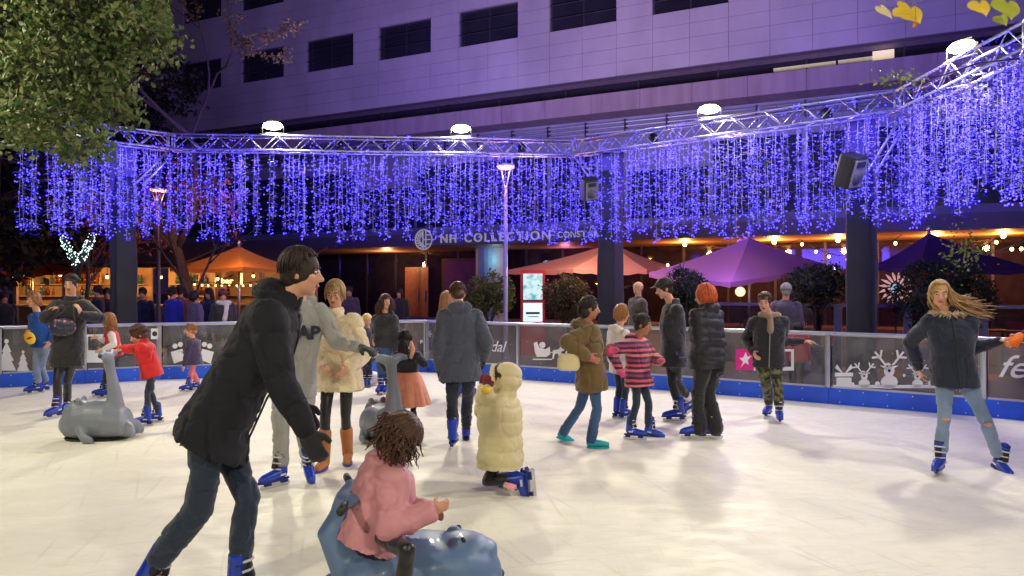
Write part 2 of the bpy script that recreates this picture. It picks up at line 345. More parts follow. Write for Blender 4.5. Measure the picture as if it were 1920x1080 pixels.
for i in range(len(TP)-1):
    a, b = TP[i], TP[i+1]; L, ang = seg_frame(a, b); e = empty('lighting_truss', a, t_lab[i], 'truss', 'aluminium truss spans over the rink', ang); TR.append((e, L, a, ang))
    for y in (-TH/2, TH/2):
        for z in (0, TH): obj('chord', MB().tube((0, y, z), (L, y, z), .021, n=10), M_alu, e, sm=True)
    n = int(L/.29); st = L/n
    for k in range(n):
        for y in (-TH/2, TH/2):
            o = obj('diagonal', diag, None, e); o.location = (k*st if k % 2 == 0 else (k+1)*st, y, 0)
            o.scale = (st/.29*(1 if k % 2 == 0 else -1), 1, 1)
        o = obj('diagonal', diag2, None, e); o.location = (k*st if k % 2 == 0 else (k+1)*st, -TH/2, 0); o.scale = (st/.29*(1 if k % 2 == 0 else -1), 1, 1)
    for x in (.02, L-.02):
        mb = MB(); mb.tube((x, -TH/2, 0), (x, TH/2, 0), .016); mb.tube((x, -TH/2, TH), (x, TH/2, TH), .016); mb.tube((x, -TH/2, 0), (x, -TH/2, TH), .016); mb.tube((x, TH/2, 0), (x, TH/2, TH), .016)
        obj('end_frame', mb, M_alu, e, sm=True)
def on_truss(i, u=None, s=None):
    a, b = TP[i], TP[i+1]; d = b-a
    if s is None: k = (u-960)/F; s = (k*a.y-a.x)/(d.x-k*d.y)
    return a+d*s, math.atan2(d.y, d.x)
# columns wrapped in black cloth
m_wrap = mat('black_cloth_wrap', (.024, .024, .026), .8, var=.2, vs=3, bump=.3, bs=30, sheen=.2)
def wrapped_column(i, u, label, seed):
    p, ang = on_truss(i, u); p = Vector((p.x, p.y, 0))+Vector((p.x/p.y, 1, 0))*.36; e = empty('wrapped_column', p, label, 'column', 'black wrapped columns holding the truss', ang)
    n = 24; rows = 60; vs = []; fs = []
    for r in range(rows+1):
        z = TZ*r/rows
        for k in range(n):
            q = 2*math.pi*k/n; cx, sx = math.cos(q), math.sin(q)
            vs.append((math.copysign(abs(cx)**.25, cx)*.2, math.copysign(abs(sx)**.25, sx)*.2, z))
    vs = np.array(vs); nn = vnoise(np.c_[vs[:, 0]*9+vs[:, 2]*1.2, vs[:, 1]*9, vs[:, 2]*1.1+seed], seed)*.022+vnoise(np.c_[vs[:, 0]*20, vs[:, 1]*20, vs[:, 2]*3.5], seed+1)*.006
    vs[:, :2] *= (1+nn/.2)[:, None]
    for r in range(rows):
        for k in range(n): fs.append((r*n+k, r*n+(k+1) % n, (r+1)*n+(k+1) % n, (r+1)*n+k))
    me = MB().add(vs, fs).mesh(); obj('cloth_wrap', me, m_wrap, e, sm=True)
    b = MB(); b.bbox((-.32, -.32, 0), (.32, .32, .02)); obj('base_plate', b, M_steel, e)
    return e, p, ang
wrapped_column(1, 232, 'black cloth wrapped column on the left, beside the dark lamp post', 1)
wrapped_column(3, 1145, 'black wrapped column in the middle, in front of the pink parasol', 2)
wrapped_column(3, 1615, 'black wrapped column on the right, between the two violet parasols', 3)
def brace(a, b, label, off=.06):
    a, b = Vector(a), Vector(b); e = empty('truss_brace', a, label, 'brace', 'diagonal braces under the truss')
    d = (b-a).normalized(); s = d.cross(Vector((0, 1, 0))).normalized()*off
    for q in (-1, 1): obj('tube', MB().tube(a+s*q, b+s*q, .02), M_alu, e, sm=True, keep=True)
    L = (b-a).length
    for k in range(int(L/.16)):
        p = a+d*(k*.16+.05); obj('rung', MB().tube(p+s*(1 if k % 2 else -1), p+d*.12+s*(-1 if k % 2 else 1), .008, n=6), M_alu, e, sm=True, keep=True)
brace(P(262, 345, 13.9), P(318, 287, 14.4), 'double tube brace at the top of the left column')
brace(P(1636, 322, 11.6), P(1698, 218, 11.3), 'double tube brace at the top of the right column')
brace(P(1118, 345, 14.7), P(1084, 297, 15.0), 'short brace at the top of the middle column', .04)
# loudspeakers
m_grille = mat('speaker_grille', (.16, .16, .17), .6, var=.15, vs=90)
def speaker(u, v, D, w, yaw, label):
    p = P(u, v, D); e = empty('loudspeaker', p, label, 'speaker', 'loudspeakers hung on the columns'); e.rotation_euler = (R(24), R(-10), yaw)
    h = w*1.35; mb = MB(); mb.loft([(Vector((0, 0, -h/2)), Vector((w*.5, 0, 0)), Vector((0, w*.4, 0))), (Vector((0, 0, h/2)), Vector((w*.5, 0, 0)), Vector((0, w*.4, 0)))], 24, 6)
    obj('cabinet', mb, M_black, e)
    obj('grille', MB().box((0, -w*.405, -h*.02), (w*.84, .012, h*.86)), m_grille, e)
    obj('woofer', MB().chain([(0, -w*.41, -h*.16), (0, -w*.45, -h*.16)], [w*.33, w*.3], 20), mat('woofer', (.08, .08, .085), .5), e, sm=True)
    obj('horn', MB().box((0, -w*.42, h*.28), (w*.5, .03, h*.18)), M_black, e)
    obj('bracket', MB().tube((0, w*.35, 0), (.05, w*.9, .05), .02), M_steel, e)
speaker(1105, 354, 14.1, .30, R(18), 'black loudspeaker hung beside the middle column')
speaker(1594, 320, 11.1, .35, R(30), 'black loudspeaker hung on the right column')
# floodlights
m_lamp = mat('flood_lens', (1, 1, 1), .3, var=0, emis=(1, .96, .62), es=60)
FL = []
def floodlight(loc, aim, label, energy=FLOOD_W, sc=1.0, w=.36):
    e = empty('floodlight', loc, label, 'floodlight', 'floodlights on top of the truss'); d = (Vector(aim)-Vector(loc)); e.rotation_euler = (0, 0, math.atan2(d.y, d.x)-R(90)); tilt = math.atan2(-d.z, math.hypot(d.x, d.y))
    e.scale = (sc, sc, sc)
    Rm = Matrix.Rotation(-tilt, 4, 'X')
    b = MB().box((0, -.045, 0), (w*.8, .08, .13), Rm.to_3x3()); b.box(Rm @ Vector((0, -.1, 0)), (w*.6, .03, .12), Rm.to_3x3()); obj('housing', b, M_black, e)
    obj('lens', MB().ell(Rm @ Vector((0, .02, 0)), (w*.5, .045, .08), Rm.to_3x3(), 24, 12), m_lamp, e, sm=True)
    obj('yoke', MB().chain([(-w/2-.02, 0, 0), (-w/2-.02, 0, -.15), (w/2+.02, 0, -.15), (w/2+.02, 0, 0)], .012, 6), M_steel, e)
    la = bpy.data.lights.new('flood_lamp', 'AREA'); la.shape = 'RECTANGLE'; la.size = w-.06; la.size_y = .18; la.energy = energy; la.color = FLOOD_COL; la.spread = R(170)
    lo = bpy.data.objects.new('flood_lamp', la); COL.objects.link(lo); lo.parent = e; lo.location = Rm @ Vector((0, .1, 0)); lo.rotation_euler = (R(90)-tilt, 0, 0)
    return e
for u, i, lab, aim in ((515, 2, 'glaring floodlight left on the truss, above the left curtain of lights', (-3.2, 7, 0)), (865, 2, 'glaring floodlight near the middle of the truss, left of the orange street lamp', (-.8, 7, 0)),
                       (1327, 3, 'glaring floodlight on the sloping truss right of the middle column', (1.2, 6, 0)), (1795, 4, 'brightest floodlight, on the truss at the upper right under the yellow leaves', (0, 6.5, 0))):
    p, _ = on_truss(i, u); floodlight(p+Vector((0, -.1, TH+.2)), aim, lab, sc=1.0)
for loc, aim, lab in (((5.3, 5.2, 4.75), (-2, 7.5, 0), 'floodlight past the right edge of the picture'), ((-6.9, 6.5, 4.75), (0, 8, 0), 'floodlight past the left edge of the picture, behind the oak leaves'), ((-3.8, -1.6, 4.9), (-.5, 7.5, .3), 'floodlight behind the viewer on the left'), ((3.6, -1.6, 4.9), (1, 7.5, .3), 'floodlight behind the viewer on the right')):
    floodlight(Vector(loc), aim, lab, sc=1)
    s_ = empty('floodlight_stand', (loc[0], loc[1], 0), 'stand of the '+lab, 'stand'); obj('mast', MB().tube((0, 0, 0), (0, 0, loc[2]-.17), .04), M_steel, s_, sm=True); obj('foot', MB().chain([(0, 0, 0), (0, 0, .03)], .3, 20), M_steel, s_)
# wash lights added on the truss to tint the hotel front violet
m_wash = mat('added_wash_lens', (.9, .2, .6), .3, var=0, emis=(1, .12, .55), es=5)
for i, s, lab in ((2, .4, 'small added violet wash light left on the middle truss'), (2, .86, 'small added violet wash light on the middle truss near its right end'), (3, .3, 'small added violet wash light on the sloping truss'), (3, .83, 'small added violet wash light on the sloping truss by the right speaker')):
    p, _ = on_truss(i, s=s); p = p+Vector((0, .25, TH*.5)); e = empty('added_wash_light', p, lab, 'added light', 'added colour wash lights on the truss')
    aim = Vector((p.x*1.6+1, 32, 15.5)); d = (aim-p).normalized()
    obj('can', MB().chain([p-d*.12, p+d*.12], [.07, .09], 12), M_black, e, sm=True, keep=True)
    obj('lens', MB().chain([p+d*.12, p+d*.13], .08, 12), m_wash, e, keep=True)
    obj('bracket', MB().tube(p, p-Vector((0, .25, 0)), .012), M_steel, e, keep=True)
    la = bpy.data.lights.new('added_wash_lamp', 'SPOT'); la.energy = WASH_W*8; la.color = (.76, .56, 1); la.spot_size = R(78); la.spot_blend = 1; la.shadow_soft_size = .08
    lo = bpy.data.objects.new('added_wash_lamp', la); COL.objects.link(lo); lo.parent = e; lo.location = d*.15; lo.rotation_euler = d.to_track_quat('-Z', 'Y').to_euler()
# ------------------------------------------------------------------ curtains of blue lights
m_bulb = mat('blue_led', (.01, .01, .12), .5, var=0, emis=(.05, .034, 1), es=9.5, spec=.1)
m_bulb2 = mat('blue_glow_fill', (.005, .005, .1), .5, var=0, emis=(.02, .01, 1), es=.52, spec=.1)  # dim extra bulbs, added to fill the gaps with blue glow
m_wire = mat('pale_cable', (.5, .5, .42), .5, var=0)
OCT = np.array([(0, 0, 1), (1, 0, 0), (0, 1, 0), (-1, 0, 0), (0, -1, 0), (0, 0, -1)], float); OF = [(0, 1, 2), (0, 2, 3), (0, 3, 4), (0, 4, 1), (5, 2, 1), (5, 3, 2), (5, 4, 3), (5, 1, 4)]
def bulbs_mesh(pts, rad, name='bulbs'):
    vs = []; fs = []
    for k, (p, r) in enumerate(zip(pts, rad)):
        vs.extend((OCT*r+np.array(p)).tolist()); fs.extend([tuple(j+6*k for j in f) for f in OF])
    me = bpy.data.meshes.new(name); me.from_pydata(vs, [], fs); me.update()
    me.materials.append(m_bulb); me.materials.append(m_bulb2)
    mi = []
    for k in range(len(pts)): mi += [0 if random.random() < .27 else 1]*8
    me.polygons.foreach_set('material_index', mi); smooth(me); return me
strand_v = []
for k in range(16):
    Ls = random.choice((1.3, 1.45, 1.55, 1.65, 1.72)); w = MB(); path = []; x = y = 0
    for q in range(12): path.append((x, y, -Ls*q/11)); x += random.uniform(-.012, .012); y += random.uniform(-.012, .012)
    w.chain(path, .0032, 4, cap=False); bp = []; br = []
    n = random.randint(95, 125)
    for q in range(n):
        z = -Ls*(random.random()**.8); px = np.interp(-z, [-p[2] for p in path], [p[0] for p in path]); dx, dy = random.gauss(0, .042), random.gauss(0, .042)
        bp.append((px+dx, dy, z)); br.append(random.uniform(.0085, .0145)); w.chain([(px, 0, z+.02), (px+dx, dy, z)], .002, 3, cap=False)
    for q in range(random.randint(2, 6)): bp.append((random.gauss(0, .05), random.gauss(0, .04), -Ls-random.random()*.08)); br.append(.013)
    wm = w.mesh('strand'); wm.materials.append(m_wire); strand_v.append((wm, bulbs_mesh(bp, br)))
def curtain(i, s0, s1, label, dens=12, zdrop=0):
    e0, L, a, ang = TR[i]; e = empty('light_curtain', a+(TP[i+1]-a)*s0, label, 'string lights', 'curtains of blue lights under the truss', ang)
    W_ = L*(s1-s0); n = int(W_*dens)
    for k in range(n):
        wm, bm_ = random.choice(strand_v); o = obj('strand', wm, None, e)
        o.location = ((k+.5+random.uniform(-.4, .4))*W_/n, random.choice((-TH/2, TH/2))+random.uniform(-.02, .02), -.02+zdrop)
        o.rotation_euler = (0, 0, random.uniform(0, 6.28)); o.scale = (1, 1, random.uniform(.9, 1.06))
        b = obj('bulbs', bm_, None, o); b['kind'] = 'stuff'
    bp = [(random.uniform(0, W_), random.choice((-1, 1))*(TH/2+random.uniform(0, .05)), random.uniform(-.05, TH+.03)) for _ in range(int(W_*110))]
    o = obj('truss_bulbs', bulbs_mesh(bp, [random.uniform(.009, .014) for _ in bp]), None, e); o['kind'] = 'stuff'
    la = bpy.data.lights.new('led_glow', 'POINT'); la.energy = BLUE_W*W_; la.color = (.12, .09, 1); la.shadow_soft_size = .5
    lo = bpy.data.objects.new('led_glow', la); COL.objects.link(lo); lo.parent = e; lo.location = (W_/2, 0, -.8)
    if i in (1, 2, 3, 4):
        la = bpy.data.lights.new('led_curtain_glow', 'AREA'); la.shape = 'RECTANGLE'; la.size = W_; la.size_y = 1.5; la.energy = 55*W_; la.spread = R(75); la.color = (.12, .08, 1)
        lo = bpy.data.objects.new('led_curtain_glow', la); COL.objects.link(lo); lo.parent = e; lo.location = (W_/2, .3, -.8); lo.rotation_euler = (R(112), 0, 0)
curtain(0, 0, 1, 'curtain of blue lights at the far left under the oak leaves', 17)
curtain(1, 0, 1, 'curtain of blue lights hanging in front of the left column', 17)
mid = ['above the dark lamp post on the left', 'left of the narrow dark gap under the left floodlight', 'just right of the narrow dark gap', 'straight above the man in the dark jacket', 'above the round emblem of the hotel sign', 'beside the orange street lamp', 'between the street lamp and the middle column']
LL = TR[2][1]; sg = on_truss(2, 486)[0]; s_gap = (sg-TP[2]).length/LL
curtain(2, 0, s_gap*.5, 'curtain of blue lights '+mid[0]); curtain(2, s_gap*.5, s_gap, 'curtain of blue lights '+mid[1])
s_a = s_gap+.022
for k in range(5): curtain(2, s_a+(1-s_a)*k/5, s_a+(1-s_a)*(k+1)/5-(.012 if k == 1 else 0), 'curtain of blue lights '+mid[2+k], 12.5 if k else 10)
r3 = ['on the middle column and its loudspeaker', 'right of the middle column', 'under the floodlight on the sloping truss', 'left of the right column', 'on the right column and its loudspeaker']
for k in range(5): curtain(3, k/5, (k+1)/5, 'dense curtain of blue lights '+r3[k], 15)
for k in range(2): curtain(4, k/2, (k+1)/2, 'curtain of blue lights '+['just right of the right column brace', 'at the upper right edge of the picture'][k], 18)
for k in range(2): curtain(5, k/2, (k+1)/2, 'curtain of blue lights '+['nearest the viewer at the right edge', 'past the right edge of the picture'][k], 14)
# ------------------------------------------------------------------ hotel
hotel = empty('hotel', (-2.51, 32, 0), 'large stone clad hotel block with dark windows, lit violet, behind the rink', 'building', rz=math.atan2(-.446, .895))
def tX(u):     # facade coordinate of an image column
    Y = 27.5/(.895+.000319*(u-960)); return (32-Y)/.446
def hb(name, a, b, m, parent=hotel, bev=None): return obj(name, MB().bbox(a, b), m, parent)
m_stone = mat('pale_stone', (.40, .36, .37), .7, var=.2, vs=.55, bump=.25, bs=9, world=True, aniso=(1, 1, .6))
m_conc = mat('stained_concrete', (.30, .23, .24), .85, var=.2, vs=1.2, bump=.4, bs=12, aniso=(3.0, 1, .35))
m_wall = mat('joint_mortar', (.17, .15, .17), .9)
m_hglass = mat('dark_window_glass', (.02, .02, .028), .1, var=.35, vs=.6, spec=.7)
m_frame = mat('dark_window_frame', (.03, .03, .035), .5)
TL, TRt = -19.0, 24.0
ZF = 9.78
mb = MB(); mb.bbox((TL, .12, ZF+.03), (TRt, .5, 26)); mb.bbox((TL, .5, 0), (TRt, 12, 26)) if False else None
zs = [ZF+.53*k for k in range(4)]+[11.9+.5*k for k in range(3)]+[13.4+.5325*k for k in range(4)]+[15.53+.5*k for k in range(3)]+[17.03]
PITCH = 4.22; pk = 0
def win(t): 
    q = (t-.27) % PITCH; return q < 2.79
panels = []
k0 = int((TL-.27)//PITCH)
wcols = []
for k in range(k0, 7):
    t0 = .27+PITCH*k
    for (a, b) in ((t0, t0+1.4), (t0+1.4, t0+2.8), (t0+2.8, t0+PITCH)):
        if b < TL or a > TRt: continue
        isw = a < t0+2.7
        for z0, z1 in zip(zs[:-1], zs[1:]):
            zc = (z0+z1)/2
            if isw and (11.9 < zc < 13.4 or 15.53 < zc < 17.03): continue
            # only what can come into the frame
            Y = 32-.446*a; topz = 1.62+560*Y/F+.9
            if z0 > topz: continue
            panels.append((a, b, z0, z1))
    wcols.append(t0)
panels.sort(key=lambda p: -(p[0]))
pm = {}
vis = panels[:298]; rest = panels[298:]
for a, b, z0, z1 in vis:
    key = (round(b-a, 2), round(z1-z0, 3))
    if key not in pm:
        me = MB().bbox((.006, 0, .006), (key[0]-.006, .1, key[1]-.006)).mesh('wall_panel'); me.materials.append(m_stone); pm[key] = me
    o = obj('wall_panel', pm[key], None, hotel); o.location = (a, random.uniform(-.006, .006), z0)
if rest:
    mb = MB()
    for a, b, z0, z1 in rest: mb.bbox((a+.006, 0, z0+.006), (b-.006, .1, z1-.006))
    obj('wall_panels', mb, m_stone, hotel)['kind'] = 'stuff'
# backing wall with openings
mb = MB(); zb = [(ZF+.02, 11.9), (13.4, 15.53), (17.03, 26)]
for a, b in zb: mb.bbox((TL, .1, a), (TRt, .5, b))
for t0 in wcols:
    for a, b in ((11.9, 13.4), (15.53, 17.03)): mb.bbox((t0+2.8, .1, a), (t0+PITCH, .5, b))
obj('wall', mb, m_wall, hotel)
for t0 in wcols:
    if t0 < -18: continue
    for z0 in (11.9, 15.53):
        if t0 > 13 and z0 > 15: continue
        fr = MB(); x0, x1, za, zt = t0, t0+2.8, z0, z0+1.5; w = .06
        fr.bbox((x0, .18, za), (x1, .3, za+w)); fr.bbox((x0, .18, zt-w), (x1, .3, zt)); fr.bbox((x0, .18, za+w), (x0+w, .3, zt-w)); fr.bbox((x1-w, .18, za+w), (x1, .3, zt-w)); fr.bbox((x0+1.37, .18, za+w), (x0+1.43, .3, zt-w))
        wi = obj('window', fr, m_frame, hotel)
        obj('pane', MB().bbox((x0+w, .24, za+w), (x0+1.37, .26, zt-w)), m_hglass, wi); obj('pane', MB().bbox((x0+1.43, .24, za+w), (x1-w, .26, zt-w)), m_hglass, wi)
        for z in (.5, 1.05): obj('bar', MB().tube((x0-.1, .04, za+z), (x1+.02, .04, za+z), .018, n=6), m_frame, wi)
# recessed glazed strip, ledge and pipes
hb('recess_glazing', (TL, 1.2, 9.0), (TRt, 1.3, ZF+.6), m_hglass)
for k in range(14):
    t = TL+2+k*3.1; hb('mullion', (t, 1.1, 9.1), (t+.07, 1.2, ZF+.5), m_frame)
hb('recess_soffit', (TL, .5, ZF+.06), (TRt, 1.2, ZF+.2), m_conc)
t = tX(1652); m_litw = mat('lit_window', (.9, .8, .5), .5, var=.1, emis=(1, .82, .42), es=.62)
hb('lit_window', (t-.32, .95, 9.14), (t+.34, 1.09, 9.74), m_litw)
for (ua, ub) in ((1440, 1560), (1565, 1632)): hb('lit_ceiling_strip', (tX(ua), 1.0, 9.5), (tX(ub), 1.15, 9.6), mat('recess_glow', (.6, .55, .4), .6, var=.2, emis=(.8, .72, .42), es=.28))
for k in range(22):
    a = TL+k*1.95; o = hb('ledge_slab', (a+.008, -.25, 8.37), (a+1.942, .9, 9.1), m_conc)
hb('ledge_core', (TL, -.2, 8.4), (TRt, 1.2, 9.05), m_wall)
m_grey = mat('blue_grey_wall', (.26, .27, .34), .7, var=.2, vs=.8)
hb('lower_wall', (TL, .9, 3.9), (TRt, 1.2, 8.38), m_grey)
m_pipe = mat('service_pipe', (.35, .36, .42), .4, .4)
for z, r in ((8.15, .06), (7.98, .05), (7.8, .07)):
    obj('pipe', MB().tube((TL, .7, z), (TRt, .7, z), r, n=8), m_pipe, hotel, sm=True)
for k in range(26): hb('pipe_clamp', (TL+k*1.65, .62, 7.7), (TL+k*1.65+.06, .88, 8.25), m_frame)
m_dglass = mat('dark_blue_glazing', (.03, .035, .06), .15, var=.3, vs=.5, spec=.6)
for k in range(13):
    a = TL+k*3.3; w = hb('glazing_bay', (a+.1, .8, 4.35), (a+3.2, .895, 7.1 if k % 4 else 6.2), m_dglass)
# canopy with the sign
m_fas = mat('canopy_fascia', (.15, .13, .16), .6, var=.12, vs=1)
hb('canopy_fascia', (TL, -.12, 3.45), (TRt, .0, 3.98), m_fas)
hb('canopy_roof', (TL, .0, 3.86), (TRt, .9, 3.98), m_fas)
m_soff = mat('timber_soffit', (.42, .24, .13), .5, var=.15, vs=2)
hb('soffit', (TL, .003, 3.47), (TRt, 4.9, 3.6), m_soff)
hb('ground_slab_edge', (TL, 4.9, 0), (TRt, 5.1, .12), m_conc)
hb('inner_wall', (TL, 7.5, 0), (TRt, 7.7, 3.62), mat('interior_wall', (.34, .18, .12), .8, var=.4, vs=1.2))
m_door = mat('bronze_door_frame', (.16, .10, .07), .35, .5)
# ground floor bays
gl = glass('shop_glass', (.55, .5, .6), dirt=.02)
t = -16
k = 0
while t < 23:
    w = 1.9
    hb('shop_window', (t+.05, 4.98, .12), (t+w-.05, 5.0, 3.6), gl); hb('window_post', (t-.05, 4.93, .12), (t+.05, 5.05, 3.6), m_frame); t += w
def dX(u, Y): # local coords of a world point
    p = Vector(((u-960)/F*Y, Y, 0))-hotel.location; c, s = .895, -.446
    return p.x*c+p.y*s, -p.x*s+p.y*c
for u, w, m, z in ((725, 1.0, m_door, 2.7), (745, .9, m_door, 2.7)):
    lx, ly = dX(u, 36.5); d = hb('entrance_door', (lx-w/2, 4.7, .12), (lx+w/2, 4.78, z), mat('warm_door', (.25, .12, .06), .4, var=.2)); 
    hb('door_handle', (lx+w*.3, 4.64, .9), (lx+w*.34, 4.7, 1.5), M_steel, d)
lx, ly = dX(807, 34.5); m_post = mat('plum_poster', (.16, .06, .13), .3, var=.3, vs=2)
pf = hb('wall_frame', (lx-1.15, 4.5, .3), (lx+1.15, 4.6, 3.1), m_door)
hb('poster', (lx-.95, 4.47, .5), (lx+.95, 4.5, 2.95), m_post, pf)
tm = text_mesh('SALA', .22, .004); o = obj('lettering', tm, M_white, pf) if False else None
lx, ly = dX(882, 33.0); m_teal = mat('pale_teal_column', (.35, .55, .6), .5, var=.1)
mb = MB().chain([(lx, 3.2, .0), (lx, 3.2, 3.62)], .75, 24); obj('round_column', mb, m_teal, hotel, sm=False)
# interior warmth: downlights in the soffit
def lamp(kind, name, loc, col, e, size=.1, parent=None, rot=None, **kw):
    la = bpy.data.lights.new(name, kind); la.energy = e; la.color = col
    if kind == 'AREA': la.size = size
    else: la.shadow_soft_size = size
    for k_, v_ in kw.items(): setattr(la, k_, v_)
    lo = bpy.data.objects.new(name, la); COL.objects.link(lo); lo.location = loc
    if rot: lo.rotation_euler = rot
    if parent is not None: lo.parent = parent
    return lo
m_warm = mat('warm_bulb', (1, .7, .3), .4, var=0, emis=(1, .52, .16), es=9)
for t in (tX(1250), tX(1430), tX(1560), tX(1760), tX(1900)):
    b = obj('downlight', MB().ell((t, 2.6, 3.4), (.09, .09, .09)), m_warm, hotel); lamp('POINT', 'downlight_lamp', (t, 2.6, 3.2), (1, .36, .08), 330, .12, hotel)
for u, Y, c, e in ((725, 37.5, (1, .45, .18), 150), (1060, 34, (1, .3, .5), 50), (882, 31.5, (.4, .9, 1), 9)):
    lx, ly = dX(u, Y); lamp('POINT', 'interior_lamp', (lx, min(max(ly, 2.2), 6.6), 2.9), c, e, .15, hotel)
# hotel sign
m_sign = mat('sign_metal', (.62, .6, .56), .4, .2, var=.05, emis=(.8, .78, .75), es=.22)
sg_ = empty('hotel_sign', hotel.matrix_world @ Vector((0, 0, 0)), None); sg_.location = (0, 0, 0)
sg_.parent = hotel; sg_.name = 'sign'
m_sdark = mat('sign_edge', (.05, .05, .06), .5)
def sign_text(s, u0, u1, z, size, bold=.006):
    a, b = tX(u0), tX(u1); n = len(s); me = [text_mesh(ch, size, .03, bold=bold) if ch != ' ' else None for ch in s]
    ws = [(.32*size if m_ is None else max(v.co.x for v in m_.vertices)-min(v.co.x for v in m_.vertices)) for m_ in me]
    gap = ((b-a)-sum(ws))/(n-1); x = a
    for m_, w in zip(me, ws):
        if m_ is not None:
            x0 = min(v.co.x for v in m_.vertices); o = obj('letter', m_, m_sign, sg_); o.location = (x-x0, -.17, z); o.rotation_euler = (R(90), 0, 0)
        x += w+gap
sign_text('NH COLLECTION', 828, 1032, 3.56, .52, .008)
sign_text('CONSTANZA', 1046, 1150, 3.62, .34, .004)
cx = tX(797)
ring = MB(); N_ = 28
ring.chain([(cx+.43*math.cos(2*math.pi*k/N_), -.2, 3.72+.43*math.sin(2*math.pi*k/N_)) for k in range(N_+1)], .035, 6); obj('emblem_ring', ring, m_sign, sg_)
e2 = MB(); 
for a_, b_ in (((-.03, -.4), (-.03, .4)), ((.12, -.38), (.12, .4)), ((-.03, .0), (.4, .0)), ((.12, .2), (.36, .2)), ((.12, -.2), (.36, -.2))):
    e2.tube((cx+a_[0], -.2, 3.72+a_[1]), (cx+b_[0], -.2, 3.72+b_[1]), .03, n=6)
obj('emblem_monogram', e2, m_sign, sg_)
e3 = MB()
for k in range(9):
    q = R(95+k*21); e3.chain([(cx-.04+.14*math.cos(q), -.2, 3.72+.14*math.sin(q)), (cx+.3*math.cos(q+.25), -.2, 3.72+.3*math.sin(q+.25)), (cx+.39*math.cos(q), -.2, 3.72+.39*math.sin(q))], [.02, .04, .02], 6)
obj('emblem_leaves', e3, m_sign, sg_)
# ------------------------------------------------------------------ parasols
def parasol(corners, apex, col, label, pole_u=None, D=None, emis=None, val=.16, trans=.35):
    apex = Vector(apex); corners = [Vector(c) for c in corners]; base = Vector((apex.x, apex.y, 0))
    e = empty('parasol', base, label, 'parasol', 'terrace parasols behind the rink')
    m = bpy.data.materials.new('parasol_fabric'); m.use_nodes = True; nt = m.node_tree; N = nt.nodes; L = nt.links; N.clear()
    o_ = N.new('ShaderNodeOutputMaterial'); d = N.new('ShaderNodeBsdfDiffuse'); tr = N.new('ShaderNodeBsdfTranslucent'); x = N.new('ShaderNodeMixShader')
    d.inputs[0].default_value = (*C(*col), 1); tr.inputs[0].default_value = (*C(*col), 1); x.inputs[0].default_value = trans
    L.new(d.outputs[0], x.inputs[1]); L.new(tr.outputs[0], x.inputs[2]); L.new(x.outputs[0], o_.inputs[0])
    n = len(corners)
    for i in range(n):
        a, b = corners[i], corners[(i+1) % n]; vs = []; fs = []; q = 8
        for r in range(q+1):
            for s in range(q+1):
                t = r/q; w = s/q
                e1 = apex.lerp(a, t); e2_ = apex.lerp(b, t); p = e1.lerp(e2_, w)
                p.z -= .05*math.sin(math.pi*t)+.05*math.sin(math.pi*w)*t
                vs.append(p)
        for r in range(q):
            for s in range(q): fs.append((r*(q+1)+s, r*(q+1)+s+1, (r+1)*(q+1)+s+1, (r+1)*(q+1)+s))
        obj('canopy_panel', MB().add(vs, fs), m, e, sm=True, keep=True)
        vs = []
        for s in range(q+1):
            w = s/q; p = a.lerp(b, w); p.z -= .05*math.sin(math.pi*w); vs += [p, p-Vector((0, 0, .1+.02*math.sin(w*20)))]
        obj('valance', MB().add(vs, [(2*s, 2*s+1, 2*s+3, 2*s+2) for s in range(q)]), m, e, keep=True)
        obj('rib', MB().tube(apex-Vector((0, 0, .1)), a-Vector((0, 0, .06)), .015, n=6), M_alu, e, keep=True)
    obj('pole', MB().tube(base, apex+Vector((0, 0, .08)), .035, n=12), M_alu, e, sm=True, keep=True)
    obj('finial', MB().ell(apex+Vector((0, 0, .1)), (.05, .05, .07)), M_alu, e, sm=True, keep=True)
    obj('base', MB().box(base+Vector((0, 0, .06)), (.8, .8, .12)), M_dark, e, keep=True)
    return e
parasol([P(1217, 511, 17.0), P(1370, 529, 15.2), P(1546, 494, 17.6), P(1415, 503, 19.4)], P(1405, 445, 17.3), (195, 135, 200), 'violet square parasol between the middle and the right column')
parasol([P(952, 506, 19.2), P(1075, 503, 17.6), P(1213, 505, 17.8), P(1256, 498, 19.6), P(1120, 498, 21)], P(1148, 456, 19), (252, 175, 145), 'salmon pink parasol behind the middle column')
parasol([P(1638, 498, 18), P(1722, 500, 15.6), P(1945, 504, 16.4), P(1880, 494, 19)], P(1742, 437, 17.2), (95, 68, 135), 'dark indigo parasol right of the right column')
parasol([P(318, 501, 19.5), P(455, 500, 17.8), P(550, 499, 19.5), P(440, 496, 21.5)], P(448, 462, 19.5), (235, 165, 95), 'orange parasol on the left behind the man in the dark jacket')
parasol([P(0, 512, 22), P(100, 508, 20), P(190, 503, 22), P(90, 500, 24)], P(60, 470, 22), (90, 35, 32), 'dull red parasol at the far left above the bar')
m_glowbulb = m_warm
# bare fill lamps added by the parasols to brighten their fabric
lamp('POINT', 'parasol_fill_lamp', P(1100, 432, 16.6), (1, .66, .5), 170, .1); lamp('POINT', 'parasol_fill_lamp', P(1370, 425, 14.4), (.85, .5, 1), 110, .1)
lamp('POINT', 'parasol_fill_lamp', P(430, 440, 17.6), (1, .42, .1), 60, .1)
